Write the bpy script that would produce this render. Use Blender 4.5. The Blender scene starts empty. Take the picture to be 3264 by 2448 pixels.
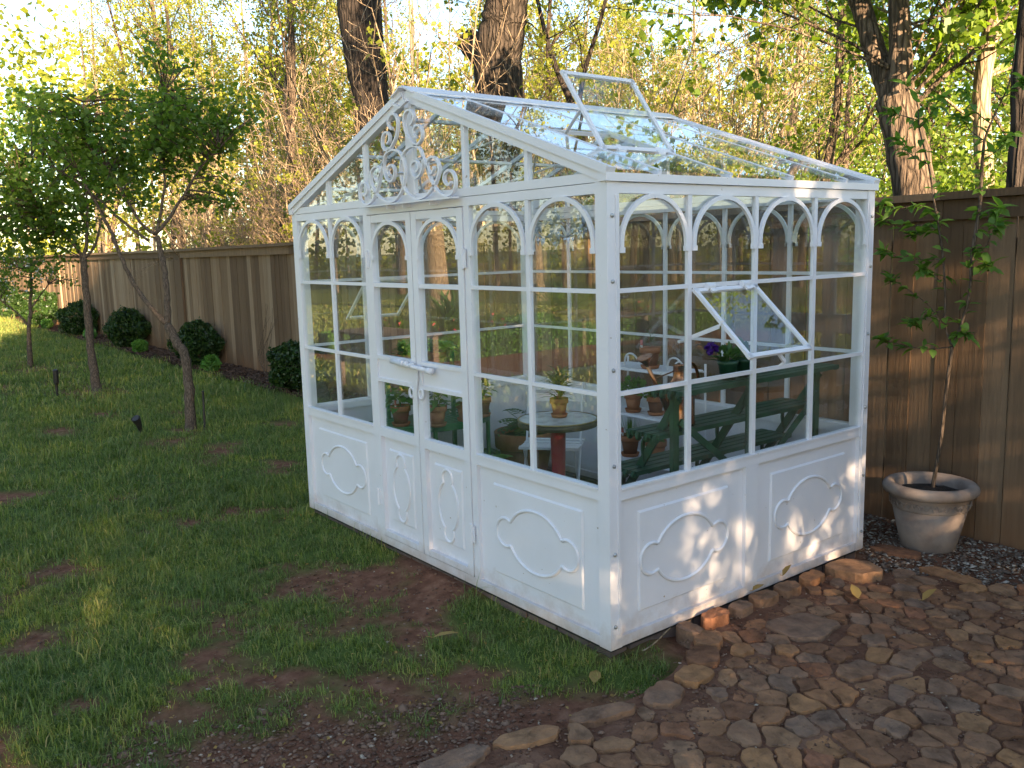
import bpy, math, random
import numpy as np
from mathutils import Vector, Matrix

# ------------------------------------------------------------------ camera, sky, sun, exposure
scene = bpy.context.scene
CAM = np.array([2.5675, -2.4929, 1.7012])
YAW, PITCH, ROLL, FPX = 0.9097, 0.1515, -0.0260, 2829.3
FW = np.array([-math.sin(YAW)*math.cos(PITCH), math.cos(YAW)*math.cos(PITCH), -math.sin(PITCH)])
_rt = np.array([math.cos(YAW), math.sin(YAW), 0.0]); _up = np.cross(_rt, FW)
RT = math.cos(ROLL)*_rt + math.sin(ROLL)*_up
UP = -math.sin(ROLL)*_rt + math.cos(ROLL)*_up
cam_data = bpy.data.cameras.new('camera'); cam = bpy.data.objects.new('camera', cam_data)
scene.collection.objects.link(cam)
cam.matrix_world = Matrix(((RT[0], UP[0], -FW[0], CAM[0]), (RT[1], UP[1], -FW[1], CAM[1]), (RT[2], UP[2], -FW[2], CAM[2]), (0, 0, 0, 1)))
cam_data.sensor_width = 36.0; cam_data.lens = FPX/3264*36
cam_data.clip_start = 0.05; cam_data.clip_end = 1500
scene.camera = cam

SUN_AZ, SUN_EL = math.radians(-10.0), math.radians(15.0)       # azimuth from +X towards +Y
world = bpy.data.worlds.new('World'); scene.world = world; world.use_nodes = True
nt = world.node_tree
for n in list(nt.nodes): nt.nodes.remove(n)
sky = nt.nodes.new('ShaderNodeTexSky'); sky.sky_type = 'NISHITA'; sky.sun_disc = False
sky.sun_elevation = SUN_EL; sky.sun_rotation = math.radians(90) - SUN_AZ
sky.air_density = 1.0; sky.dust_density = 0.4; sky.ozone_density = 1.0
bg = nt.nodes.new('ShaderNodeBackground'); bg.inputs['Strength'].default_value = 0.07
wo = nt.nodes.new('ShaderNodeOutputWorld')
nt.links.new(sky.outputs[0], bg.inputs[0]); nt.links.new(bg.outputs[0], wo.inputs[0])

sun_d = bpy.data.lights.new('sun', 'SUN'); sun_d.energy = 5.0; sun_d.angle = math.radians(0.55); sun_d.color = (1.0, 0.74, 0.46)
sun = bpy.data.objects.new('sun', sun_d); scene.collection.objects.link(sun)
TOSUN = Vector((math.cos(SUN_AZ)*math.cos(SUN_EL), math.sin(SUN_AZ)*math.cos(SUN_EL), math.sin(SUN_EL)))
sun.rotation_euler = (-TOSUN).to_track_quat('-Z', 'Y').to_euler(); sun.location = (30, 5, 20)

scene.view_settings.view_transform = 'Standard'; scene.view_settings.look = 'None'
scene.view_settings.exposure = 2.7; scene.view_settings.gamma = 1.0; scene.view_settings.use_curve_mapping = False
scene.render.engine = 'CYCLES'
cy = scene.cycles
cy.max_bounces = 8; cy.diffuse_bounces = 3; cy.glossy_bounces = 4; cy.transmission_bounces = 6; cy.transparent_max_bounces = 40
cy.use_denoising = True; cy.caustics_reflective = True; cy.caustics_refractive = False; cy.sample_clamp_indirect = 6.0

R = random.Random(7)
rng = np.random.default_rng(11)
COL = scene.collection
GZ = -0.08                                                    # lawn level
rad = math.radians

# ------------------------------------------------------------------ materials
def newmat(name):
    m = bpy.data.materials.new(name); m.use_nodes = True
    t = m.node_tree
    for n in list(t.nodes): t.nodes.remove(n)
    out = t.nodes.new('ShaderNodeOutputMaterial')
    return m, t, out
def N(t, kind, **kw):
    n = t.nodes.new(kind)
    for k, v in kw.items():
        if k.startswith('i_'): n.inputs[k[2:].replace('_', ' ')].default_value = v
        else: setattr(n, k, v)
    return n
def L(t, a, b): t.links.new(a, b)
def rgb(c): return (c[0], c[1], c[2], 1.0)
def coords(t, scale=(1, 1, 1), obj=False, rnd=False):
    tc = N(t, 'ShaderNodeTexCoord'); mp = N(t, 'ShaderNodeMapping'); mp.inputs['Scale'].default_value = scale
    if obj: L(t, tc.outputs['Object'], mp.inputs['Vector'])
    else:
        g = N(t, 'ShaderNodeNewGeometry'); L(t, g.outputs['Position'], mp.inputs['Vector'])
    if rnd:
        oi = N(t, 'ShaderNodeObjectInfo'); mu = N(t, 'ShaderNodeMath', operation='MULTIPLY'); mu.inputs[1].default_value = 37.0
        L(t, oi.outputs['Random'], mu.inputs[0]); L(t, mu.outputs[0], mp.inputs['Location'])
    return mp.outputs['Vector']
def noise(t, vec, scale, detail=4.0, rough=0.55):
    n = N(t, 'ShaderNodeTexNoise'); n.inputs['Scale'].default_value = scale; n.inputs['Detail'].default_value = detail; n.inputs['Roughness'].default_value = rough
    L(t, vec, n.inputs['Vector']); return n.outputs['Fac']
def ramp(t, fac, stops):
    r = N(t, 'ShaderNodeValToRGB'); e = r.color_ramp.elements
    while len(e) < len(stops): e.new(0.5)
    for i, (p, c) in enumerate(stops): e[i].position = p; e[i].color = rgb(c)
    L(t, fac, r.inputs['Fac']); return r.outputs['Color']
def mixc(t, fac, a, b, mode='MIX'):
    m = N(t, 'ShaderNodeMix', data_type='RGBA', blend_type=mode)
    if isinstance(fac, float): m.inputs[0].default_value = fac
    else: L(t, fac, m.inputs[0])
    for s, i in ((a, 6), (b, 7)):
        if isinstance(s, tuple): m.inputs[i].default_value = rgb(s)
        else: L(t, s, m.inputs[i])
    return m.outputs[2]
def bump(t, h, strength=0.3, dist=0.01):
    b = N(t, 'ShaderNodeBump'); b.inputs['Strength'].default_value = strength; b.inputs['Distance'].default_value = dist
    L(t, h, b.inputs['Height']); return b.outputs['Normal']
def principled(t, out, color, rough=0.6, metal=0.0, normal=None, spec=0.5):
    p = N(t, 'ShaderNodeBsdfPrincipled')
    if isinstance(color, tuple): p.inputs['Base Color'].default_value = rgb(color)
    else: L(t, color, p.inputs['Base Color'])
    if isinstance(rough, float): p.inputs['Roughness'].default_value = rough
    else: L(t, rough, p.inputs['Roughness'])
    p.inputs['Metallic'].default_value = metal; p.inputs['Specular IOR Level'].default_value = spec
    if normal is not None: L(t, normal, p.inputs['Normal'])
    if out is not None: L(t, p.outputs[0], out.inputs['Surface'])
    return p
M = {}
def simple(name, stops, scale, rough=0.7, bs=0.3, bd=0.005, detail=5, obj=False, rnd=False, sc=(1, 1, 1), metal=0.0, spec=0.4):
    m, t, o = newmat(name); v = coords(t, sc, obj, rnd); f = noise(t, v, scale, detail)
    c = ramp(t, f, stops); f2 = noise(t, v, scale*4, 4)
    principled(t, o, c, rough, metal, bump(t, f2, bs, bd), spec); M[name] = m; return m

# white gloss paint on the steel frame, with brush relief, faint grime and a few rust specks
m, t, o = newmat('white_paint'); v = coords(t)
f = noise(t, v, 3.0, 5); c = ramp(t, f, [(0.25, (0.745, 0.715, 0.735)), (0.5, (0.785, 0.755, 0.785)), (0.75, (0.815, 0.785, 0.82))])
f2 = noise(t, v, 38.0, 3); sp = ramp(t, f2, [(0.735, (0, 0, 0)), (0.76, (1, 1, 1))])
sz = N(t, 'ShaderNodeSeparateXYZ'); gg = N(t, 'ShaderNodeNewGeometry'); L(t, gg.outputs['Position'], sz.inputs[0])
za = N(t, 'ShaderNodeMath', operation='MULTIPLY_ADD'); za.inputs[1].default_value = -0.22; L(t, noise(t, v, 9, 5, 0.7), za.inputs[0]); L(t, sz.outputs['Z'], za.inputs[2])
zm = N(t, 'ShaderNodeMapRange'); zm.inputs['From Min'].default_value = 0.0; zm.inputs['From Max'].default_value = -0.13; zm.inputs['To Max'].default_value = 0.75; L(t, za.outputs[0], zm.inputs['Value'])
c = mixc(t, zm.outputs[0], c, (0.46, 0.34, 0.27))
c = mixc(t, sp, c, (0.42, 0.33, 0.26)); principled(t, o, c, 0.42, 0.0, bump(t, noise(t, v, 60, 3), 0.12, 0.002), 0.45); M['white_paint'] = m

def glass(name, tint=(0.97, 0.985, 0.975), extra=0.0):
    m, t, o = newmat(name)
    g = N(t, 'ShaderNodeNewGeometry'); d = N(t, 'ShaderNodeVectorMath', operation='DOT_PRODUCT')
    L(t, g.outputs['Normal'], d.inputs[0]); L(t, g.outputs['Incoming'], d.inputs[1])
    a = N(t, 'ShaderNodeMath', operation='ABSOLUTE'); L(t, d.outputs['Value'], a.inputs[0])
    s = N(t, 'ShaderNodeMath', operation='SUBTRACT'); s.inputs[0].default_value = 1.0; L(t, a.outputs[0], s.inputs[1])
    p = N(t, 'ShaderNodeMath', operation='POWER'); p.inputs[1].default_value = 5.0; L(t, s.outputs[0], p.inputs[0])
    k = N(t, 'ShaderNodeMath', operation='MULTIPLY_ADD'); k.inputs[1].default_value = 0.96; k.inputs[2].default_value = 0.04 + extra; L(t, p.outputs[0], k.inputs[0])
    tr = N(t, 'ShaderNodeBsdfTransparent'); tr.inputs[0].default_value = rgb(tint)
    gl = N(t, 'ShaderNodeBsdfGlossy'); gl.inputs['Roughness'].default_value = 0.0; gl.inputs['Color'].default_value = (1, 1, 1, 1)
    v = coords(t); L(t, bump(t, noise(t, v, 2.2, 2), 0.008, 0.02), gl.inputs['Normal'])
    mx = N(t, 'ShaderNodeMixShader'); L(t, k.outputs[0], mx.inputs[0]); L(t, tr.outputs[0], mx.inputs[1]); L(t, gl.outputs[0], mx.inputs[2])
    # a film of dust on the pane
    du = N(t, 'ShaderNodeBsdfDiffuse'); du.inputs[0].default_value = (0.6, 0.6, 0.56, 1)
    dn = ramp(t, noise(t, v, 2.6, 5, 0.65), [(0.42, (0.0, 0.0, 0.0)), (0.85, (0.06, 0.06, 0.06))])
    m2 = N(t, 'ShaderNodeMixShader'); L(t, dn, m2.inputs[0]); L(t, mx.outputs[0], m2.inputs[1]); L(t, du.outputs[0], m2.inputs[2])
    L(t, m2.outputs[0], o.inputs['Surface']); M[name] = m
glass('pane_glass', extra=0.022); glass('roof_glass', extra=-0.012); glass('crystal', (0.9, 0.92, 0.95), 0.40)

def leafmat(name, stops, trans=0.45, rough=0.45, tcol=None):
    m, t, o = newmat(name)
    g = N(t, 'ShaderNodeNewGeometry'); oi = N(t, 'ShaderNodeObjectInfo')
    ad = N(t, 'ShaderNodeMath', operation='MULTIPLY_ADD'); ad.inputs[1].default_value = 0.25; L(t, oi.outputs['Random'], ad.inputs[0])
    mu = N(t, 'ShaderNodeMath', operation='MULTIPLY'); mu.inputs[1].default_value = 0.75; L(t, g.outputs['Random Per Island'], mu.inputs[0]); L(t, mu.outputs[0], ad.inputs[2])
    c = ramp(t, ad.outputs[0], stops)
    p = principled(t, None, c, rough, 0.0, None, 0.35)
    tr = N(t, 'ShaderNodeBsdfTranslucent'); tc = mixc(t, 1.0, c, tcol or (1.5, 1.6, 0.6), 'MULTIPLY'); L(t, tc, tr.inputs[0])
    mx = N(t, 'ShaderNodeMixShader'); mx.inputs[0].default_value = trans; L(t, p.outputs[0], mx.inputs[1]); L(t, tr.outputs[0], mx.inputs[2]); L(t, mx.outputs[0], o.inputs['Surface'])
    M[name] = m
leafmat('leaf_spring', [(0.0, (0.15, 0.17, 0.02)), (0.5, (0.25, 0.27, 0.035)), (1.0, (0.36, 0.34, 0.06))], 0.5)
leafmat('leaf_maple', [(0.0, (0.07, 0.12, 0.02)), (0.5, (0.13, 0.20, 0.025)), (1.0, (0.22, 0.29, 0.04))], 0.5)
leafmat('leaf_garden', [(0.0, (0.06, 0.11, 0.02)), (0.6, (0.11, 0.185, 0.032)), (1.0, (0.19, 0.27, 0.05))], 0.55)
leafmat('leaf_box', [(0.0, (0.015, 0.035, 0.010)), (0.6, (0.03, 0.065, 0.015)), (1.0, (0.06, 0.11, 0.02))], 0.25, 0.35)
leafmat('leaf_apple', [(0.0, (0.08, 0.16, 0.03)), (0.6, (0.14, 0.25, 0.045)), (1.0, (0.22, 0.33, 0.07))], 0.45)
leafmat('leaf_herb', [(0.0, (0.06, 0.15, 0.025)), (0.6, (0.10, 0.23, 0.04)), (1.0, (0.16, 0.30, 0.06))], 0.3)
leafmat('leaf_dark', [(0.0, (0.035, 0.085, 0.025)), (1.0, (0.085, 0.16, 0.05))], 0.3)
leafmat('grass_blade', [(0.0, (0.050, 0.085, 0.020)), (0.40, (0.115, 0.185, 0.038)), (0.78, (0.22, 0.29, 0.065)), (0.90, (0.34, 0.31, 0.11)), (1.0, (0.44, 0.34, 0.17))], 0.35, 0.5, (1.3, 1.5, 0.6))
t = M['grass_blade'].node_tree; rp = [n for n in t.nodes if n.type == 'VALTORGB'][0]; users = [l.to_socket for l in rp.outputs['Color'].links]
v = coords(t); pa = ramp(t, noise(t, v, 1.3, 5, 0.65), [(0.30, (0.72, 0.72, 0.88)), (0.5, (1.1, 0.98, 1.15)), (0.70, (1.8, 1.3, 1.2))]); cc = mixc(t, 1.0, rp.outputs['Color'], pa, 'MULTIPLY')
for u_ in users: L(t, cc, u_)
leafmat('petal_purple', [(0.0, (0.05, 0.01, 0.16)), (1.0, (0.10, 0.02, 0.28))], 0.3, 0.6, (1, 1, 1))
leafmat('petal_white', [(0.0, (0.55, 0.55, 0.52)), (1.0, (0.75, 0.74, 0.72))], 0.3, 0.6, (1, 1, 1))
leafmat('petal_pink', [(0.0, (0.55, 0.06, 0.08)), (1.0, (0.7, 0.18, 0.15))], 0.3, 0.6, (1, 1, 1))
leafmat('dry_leaf', [(0.0, (0.30, 0.17, 0.05)), (1.0, (0.50, 0.33, 0.10))], 0.3, 0.6, (1.1, 1, 0.7))

def barkmat(name, a, b, vs=5.0, st=0.9, dist=0.03):
    m, t, o = newmat(name); v = coords(t, (vs, vs, vs*0.16), True, True)
    n1 = noise(t, v, 3.0, 6, 0.65); n2 = noise(t, v, 11.0, 4)
    vo = N(t, 'ShaderNodeTexVoronoi', feature='DISTANCE_TO_EDGE'); vo.inputs['Scale'].default_value = 3.4
    wv = mixc(t, 0.12, v, n1); L(t, wv, vo.inputs['Vector'])
    crack = ramp(t, vo.outputs['Distance'], [(0.0, (0, 0, 0)), (0.22, (1, 1, 1))])
    c = ramp(t, n1, [(0.3, a), (0.7, b)]); c = mixc(t, 0.65, c, crack, 'MULTIPLY')
    h = mixc(t, 0.5, crack, n2); principled(t, o, c, 0.9, 0.0, bump(t, h, st, dist), 0.2); M[name] = m
barkmat('bark_dark', (0.030, 0.022, 0.019), (0.070, 0.055, 0.045), 6.0, 1.0, 0.05)
barkmat('bark_brown', (0.10, 0.07, 0.05), (0.22, 0.16, 0.115), 7.0, 1.0, 0.04)
barkmat('bark_tan', (0.28, 0.20, 0.13), (0.48, 0.36, 0.24), 9.0, 0.6, 0.02)
barkmat('bark_oak', (0.045, 0.033, 0.026), (0.10, 0.078, 0.062), 6.0, 1.0, 0.05)
barkmat('bark_young', (0.10, 0.07, 0.05), (0.20, 0.145, 0.105), 26.0, 0.5, 0.01)

m, t, o = newmat('fence_wood'); v = coords(t, (16, 16, 0.9), False, True)
oi = N(t, 'ShaderNodeObjectInfo')
g1 = noise(t, v, 3.0, 6, 0.6); base = ramp(t, oi.outputs['Random'], [(0.0, (0.105, 0.062, 0.036)), (0.45, (0.155, 0.094, 0.054)), (0.8, (0.205, 0.128, 0.076)), (1.0, (0.245, 0.165, 0.105))])
gr = ramp(t, g1, [(0.3, (0.76, 0.75, 0.74)), (0.7, (1.12, 1.10, 1.08))]); c = mixc(t, 1.0, base, gr, 'MULTIPLY')
sp = N(t, 'ShaderNodeSeparateXYZ'); gg = N(t, 'ShaderNodeNewGeometry'); L(t, gg.outputs['Position'], sp.inputs[0])
mr = N(t, 'ShaderNodeMapRange'); mr.inputs['From Min'].default_value = -5; mr.inputs['From Max'].default_value = -13; L(t, sp.outputs['X'], mr.inputs['Value'])
c = mixc(t, mr.outputs[0], c, mixc(t, 1.0, c, (1.45, 1.6, 1.75), 'MULTIPLY'))      # older boards weathered greyer, tint cooled further to offset the warm sun
mz = N(t, 'ShaderNodeMapRange'); mz.inputs['From Min'].default_value = 0.40; mz.inputs['From Max'].default_value = -0.05
ns = N(t, 'ShaderNodeMath', operation='MULTIPLY_ADD'); ns.inputs[1].default_value = 0.35; L(t, noise(t, coords(t, (6, 6, 2)), 2, 3), ns.inputs[0]); L(t, sp.outputs['Z'], ns.inputs[2]); L(t, ns.outputs[0], mz.inputs['Value'])
c = mixc(t, mz.outputs[0], c, (0.20, 0.095, 0.045))                                # red clay splashed up the foot of the boards
principled(t, o, c, 0.85, 0.0, bump(t, g1, 0.5, 0.01), 0.2); M['fence_wood'] = m

simple('red_soil', [(0.3, (0.10, 0.045, 0.027)), (0.5, (0.165, 0.078, 0.047)), (0.72, (0.24, 0.125, 0.078))], 9, 0.95, 0.8, 0.02, 7, spec=0.1)
simple('mulch', [(0.3, (0.045, 0.025, 0.018)), (0.7, (0.11, 0.062, 0.042))], 30, 0.95, 1.0, 0.03, 6, spec=0.1)
simple('mulch_chip', [(0.3, (0.06, 0.034, 0.024)), (0.7, (0.16, 0.10, 0.07))], 14, 0.9, 0.3, 0.004, spec=0.1)
m, t, o = newmat('flagstone'); v = coords(t); oi = N(t, 'ShaderNodeObjectInfo')
b0 = ramp(t, oi.outputs['Random'], [(0.0, (0.20, 0.095, 0.055)), (0.35, (0.30, 0.155, 0.084)), (0.6, (0.24, 0.15, 0.105)), (0.8, (0.37, 0.19, 0.09)), (1.0, (0.29, 0.125, 0.072))])
n1 = noise(t, v, 11, 6, 0.6); c = mixc(t, 1.0, b0, ramp(t, n1, [(0.25, (0.45, 0.44, 0.44)), (0.5, (0.95, 0.95, 0.95)), (0.75, (1.5, 1.42, 1.3))]), 'MULTIPLY')
n3 = noise(t, v, 4.5, 4); c = mixc(t, ramp(t, n3, [(0.52, (0, 0, 0)), (0.68, (0.55, 0.55, 0.55))]), c, (0.29, 0.145, 0.08))
principled(t, o, c, 0.85, 0.0, bump(t, mixc(t, 0.5, noise(t, v, 45, 6, 0.7), noise(t, v, 13, 5, 0.6)), 1.0, 0.018), 0.08); M['flagstone'] = m
def pebblemat(name, stops):
    m, t, o = newmat(name); g = N(t, 'ShaderNodeNewGeometry'); principled(t, o, ramp(t, g.outputs['Random Per Island'], stops), 0.8, 0.0, None, 0.25); M[name] = m
pebblemat('pebble_pale', [(0.0, (0.10, 0.065, 0.045)), (0.55, (0.17, 0.12, 0.09)), (0.85, (0.28, 0.23, 0.18)), (1.0, (0.48, 0.43, 0.37))])
pebblemat('pebble_red', [(0.0, (0.10, 0.050, 0.032)), (0.6, (0.18, 0.095, 0.060)), (0.95, (0.27, 0.16, 0.105)), (1.0, (0.48, 0.38, 0.29))])
pebblemat('pebble_grey', [(0.0, (0.07, 0.055, 0.042)), (0.6, (0.15, 0.12, 0.09)), (1.0, (0.26, 0.22, 0.18))])
simple('brick', [(0.3, (0.11, 0.07, 0.055)), (0.7, (0.20, 0.14, 0.115))], 12, 0.9, 0.5, 0.006, rnd=True)
simple('terracotta', [(0.3, (0.30, 0.115, 0.055)), (0.7, (0.42, 0.18, 0.09))], 14, 0.85, 0.3, 0.003, rnd=True, spec=0.2)
simple('terracotta_wet', [(0.3, (0.13, 0.055, 0.03)), (0.7, (0.20, 0.085, 0.045))], 14, 0.8, 0.3, 0.003, rnd=True, spec=0.2)
simple('potting_soil', [(0.3, (0.015, 0.011, 0.008)), (0.7, (0.05, 0.036, 0.026))], 60, 0.95, 1.0, 0.01)
simple('cast_planter', [(0.25, (0.15, 0.105, 0.085)), (0.5, (0.25, 0.19, 0.155)), (0.75, (0.33, 0.26, 0.215))], 7, 0.85, 0.5, 0.004, 7)
simple('green_paint', [(0.3, (0.012, 0.055, 0.028)), (0.62, (0.02, 0.09, 0.045)), (0.75, (0.10, 0.085, 0.045))], 9, 0.5, 0.4, 0.004, 6)
simple('bright_green_paint', [(0.3, (0.015, 0.12, 0.04)), (0.7, (0.025, 0.17, 0.06))], 6, 0.45, 0.2, 0.002)
simple('green_plastic', [(0.3, (0.012, 0.045, 0.022)), (0.7, (0.018, 0.06, 0.03))], 6, 0.4, 0.05, 0.001)
simple('copper', [(0.3, (0.30, 0.11, 0.05)), (0.7, (0.62, 0.28, 0.14))], 10, 0.24, 0.25, 0.004, metal=1.0, spec=0.5)
simple('brass', [(0.3, (0.30, 0.21, 0.09)), (0.7, (0.5, 0.38, 0.18))], 10, 0.35, 0.2, 0.002, metal=0.9)
simple('bronze', [(0.3, (0.05, 0.035, 0.022)), (0.7, (0.11, 0.08, 0.045))], 12, 0.45, 0.2, 0.002)
simple('red_enamel', [(0.3, (0.36, 0.003, 0.022)), (0.7, (0.46, 0.006, 0.034))], 5, 0.4, 0.1, 0.002)
simple('marble', [(0.35, (0.42, 0.42, 0.42)), (0.55, (0.62, 0.62, 0.60)), (0.75, (0.70, 0.70, 0.68))], 11, 0.25, 0.02, 0.001, 8)
simple('black_metal', [(0.3, (0.016, 0.014, 0.013)), (0.7, (0.035, 0.030, 0.028))], 20, 0.5, 0.2, 0.002)
simple('steel', [(0.3, (0.35, 0.35, 0.35)), (0.7, (0.55, 0.55, 0.54))], 20, 0.4, 0.1, 0.001, metal=0.8)
simple('white_plastic', [(0.3, (0.6, 0.58, 0.55)), (0.7, (0.7, 0.68, 0.65))], 20, 0.5, 0.1, 0.001)
simple('tag_red', [(0.3, (0.45, 0.08, 0.07)), (0.7, (0.55, 0.12, 0.10))], 20, 0.5, 0.1, 0.001)
simple('teak', [(0.3, (0.10, 0.07, 0.055)), (0.7, (0.20, 0.15, 0.12))], 8, 0.8, 0.3, 0.004)
simple('far_bark', [(0.3, (0.10, 0.075, 0.055)), (0.7, (0.18, 0.14, 0.10))], 3, 0.9, 0.3, 0.02)

# lawn ground: grass thatch or bare red clay, by the mesh attribute 'bare'
m, t, o = newmat('lawn_ground'); v = coords(t)
at = N(t, 'ShaderNodeAttribute', attribute_name='bare')
n1 = noise(t, v, 14, 6, 0.6); soil = ramp(t, n1, [(0.3, (0.115, 0.048, 0.028)), (0.5, (0.20, 0.088, 0.052)), (0.72, (0.29, 0.145, 0.09))])
turf = ramp(t, noise(t, v, 6, 8, 0.7), [(0.3, (0.060, 0.085, 0.020)), (0.7, (0.12, 0.165, 0.036))])
c = mixc(t, at.outputs['Fac'], turf, soil)
principled(t, o, c, 0.95, 0.0, bump(t, noise(t, v, 40, 7, 0.7), 0.9, 0.02), 0.1); M['lawn_ground'] = m

# ------------------------------------------------------------------ mesh helpers
def np_mesh(name, verts, faces):
    """verts (N,3) array; faces (M,k) int array with one k"""
    me = bpy.data.meshes.new(name); verts = np.asarray(verts, dtype=np.float32); faces = np.asarray(faces, dtype=np.int32)
    k = faces.shape[1]
    me.vertices.add(len(verts)); me.vertices.foreach_set('co', verts.ravel())
    me.loops.add(faces.size); me.loops.foreach_set('vertex_index', faces.ravel())
    me.polygons.add(len(faces)); me.polygons.foreach_set('loop_start', np.arange(0, faces.size, k, dtype=np.int32))
    me.update(calc_edges=True); me.validate()
    return me
def link(name, me, mat, parent=None, loc=(0, 0, 0)):
    o = bpy.data.objects.new(name, me); COL.objects.link(o)
    if mat is not None and not me.materials: me.materials.append(M[mat] if isinstance(mat, str) else mat)
    o.parent = parent; o.location = loc
    if parent is not None and name in ('crown', 'branches', 'limbs', 'foliage', 'inner_foliage', 'leaves', 'blossom', 'blooms'): o['kind'] = 'stuff'
    return o
def tag(o, label=None, cat=None, group=None, kind=None):
    if label: o['label'] = label
    if cat: o['category'] = cat
    if group: o['group'] = group
    if kind: o['kind'] = kind
    return o
def thing(name, label, cat, loc=(0, 0, 0), group=None, rz=0.0):
    o = bpy.data.objects.new(name, None); COL.objects.link(o); o.location = loc; o.rotation_euler = (0, 0, rz); o.empty_display_size = 0.1
    return tag(o, label, cat, group)
def copy_tree(o, parent=None):
    c = o.copy(); COL.objects.link(c); c.parent = parent
    for ch in o.children: copy_tree(ch, c)
    return c
def unit(v): v = np.asarray(v, float); return v/(np.linalg.norm(v)+1e-9)
def smoothpts(P, n=6, closed=False):
    P = [np.asarray(p, float) for p in P]; out = []; m_ = len(P)
    rngi = range(m_) if closed else range(m_-1)
    for i in rngi:
        if closed: a, b, c_, d = P[(i-1) % m_], P[i], P[(i+1) % m_], P[(i+2) % m_]
        else: a, b, c_, d = P[max(i-1, 0)], P[i], P[i+1], P[min(i+2, m_-1)]
        for k in range(n):
            s = k/n; out.append(0.5*((2*b)+(-a+c_)*s+(2*a-5*b+4*c_-d)*s*s+(-a+3*b-3*c_+d)*s**3))
    if not closed: out.append(P[-1])
    return out
class MB:
    def __init__(s): s.v = []; s.f = []; s.n = 0
    def add(s, V, F):
        b = s.n; s.v.extend([tuple(p) for p in V]); s.n += len(V); s.f.extend([tuple(i+b for i in f) for f in F]); return s
    def box(s, x0, x1, y0, y1, z0, z1):
        x0, x1 = min(x0, x1), max(x0, x1); y0, y1 = min(y0, y1), max(y0, y1); z0, z1 = min(z0, z1), max(z0, z1)
        return s.add([(x0, y0, z0), (x1, y0, z0), (x1, y1, z0), (x0, y1, z0), (x0, y0, z1), (x1, y0, z1), (x1, y1, z1), (x0, y1, z1)],
                     [(0, 3, 2, 1), (4, 5, 6, 7), (0, 1, 5, 4), (1, 2, 6, 5), (2, 3, 7, 6), (3, 0, 4, 7)])
    def bar(s, p0, p1, w, h, up=(0, 0, 1)):
        p0 = np.asarray(p0, float); p1 = np.asarray(p1, float); d = unit(p1-p0); a = unit(np.cross(d, up)); b = np.cross(a, d)
        V = [p+a*i*w/2+b*j*h/2 for p in (p0, p1) for i, j in ((-1, -1), (1, -1), (1, 1), (-1, 1))]
        return s.add(V, [(0, 1, 2, 3), (7, 6, 5, 4), (0, 4, 5, 1), (1, 5, 6, 2), (2, 6, 7, 3), (3, 7, 4, 0)])
    def tube(s, P, r, n=6, closed=False, cap=True):
        P = [np.asarray(p, float) for p in P]; k = len(P)
        if not hasattr(r, '__len__'): r = [r]*k
        V = []; ref = None
        for i in range(k):
            tn = unit(P[(i+1) % k]-P[i-1]) if closed else unit(P[min(i+1, k-1)]-P[max(i-1, 0)])
            if ref is None: ref = np.array([0, 0, 1.0]) if abs(tn[2]) < 0.9 else np.array([1.0, 0, 0])
            a = ref-tn*np.dot(ref, tn); 
            if np.linalg.norm(a) < 1e-5: a = np.array([1.0, 0.3, 0.1])
            a = unit(a); ref = a; b = np.cross(tn, a)
            for j in range(n):
                g = 2*math.pi*j/n; V.append(P[i]+(a*math.cos(g)+b*math.sin(g))*r[i])
        F = []
        for i in range(k if closed else k-1):
            i2 = (i+1) % k
            for j in range(n): F.append((i*n+j, i*n+(j+1) % n, i2*n+(j+1) % n, i2*n+j))
        if not closed and cap: F.append(tuple(range(n-1, -1, -1))); F.append(tuple((k-1)*n+j for j in range(n)))
        return s.add(V, F)
    def lathe(s, prof, n=24, c=(0, 0, 0)):
        V = []; F = []
        for r, z in prof:
            for j in range(n): g = 2*math.pi*j/n; V.append((c[0]+r*math.cos(g), c[1]+r*math.sin(g), c[2]+z))
        for i in range(len(prof)-1):
            for j in range(n): F.append((i*n+j, i*n+(j+1) % n, (i+1)*n+(j+1) % n, (i+1)*n+j))
        return s.add(V, F)
    def prism(s, poly, mapf, n0, n1):
        k = len(poly); V = [mapf(u, n0, z) for u, z in poly]+[mapf(u, n1, z) for u, z in poly]
        F = [tuple(range(k)), tuple(range(2*k-1, k-1, -1))]+[(i, i+k, (i+1) % k+k, (i+1) % k) for i in range(k)]
        return s.add(V, F)
    def ribbon(s, pts, w, mapf, n0, n1, closed=False):
        P = [np.asarray(p, float) for p in pts]; k = len(P); V = []
        for i in range(k):
            tn = unit(P[(i+1) % k]-P[i-1]) if closed else unit(P[min(i+1, k-1)]-P[max(i-1, 0)])
            nn = np.array([-tn[1], tn[0]])*w/2
            for q, n_ in ((P[i]+nn, n0), (P[i]-nn, n0), (P[i]-nn, n1), (P[i]+nn, n1)): V.append(mapf(q[0], n_, q[1]))
        F = []
        for i in range(k if closed else k-1):
            i2 = (i+1) % k
            for j in range(4): F.append((i*4+j, i*4+(j+1) % 4, i2*4+(j+1) % 4, i2*4+j))
        if not closed: F += [(3, 2, 1, 0), tuple((k-1)*4+j for j in range(4))]
        return s.add(V, F)
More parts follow.
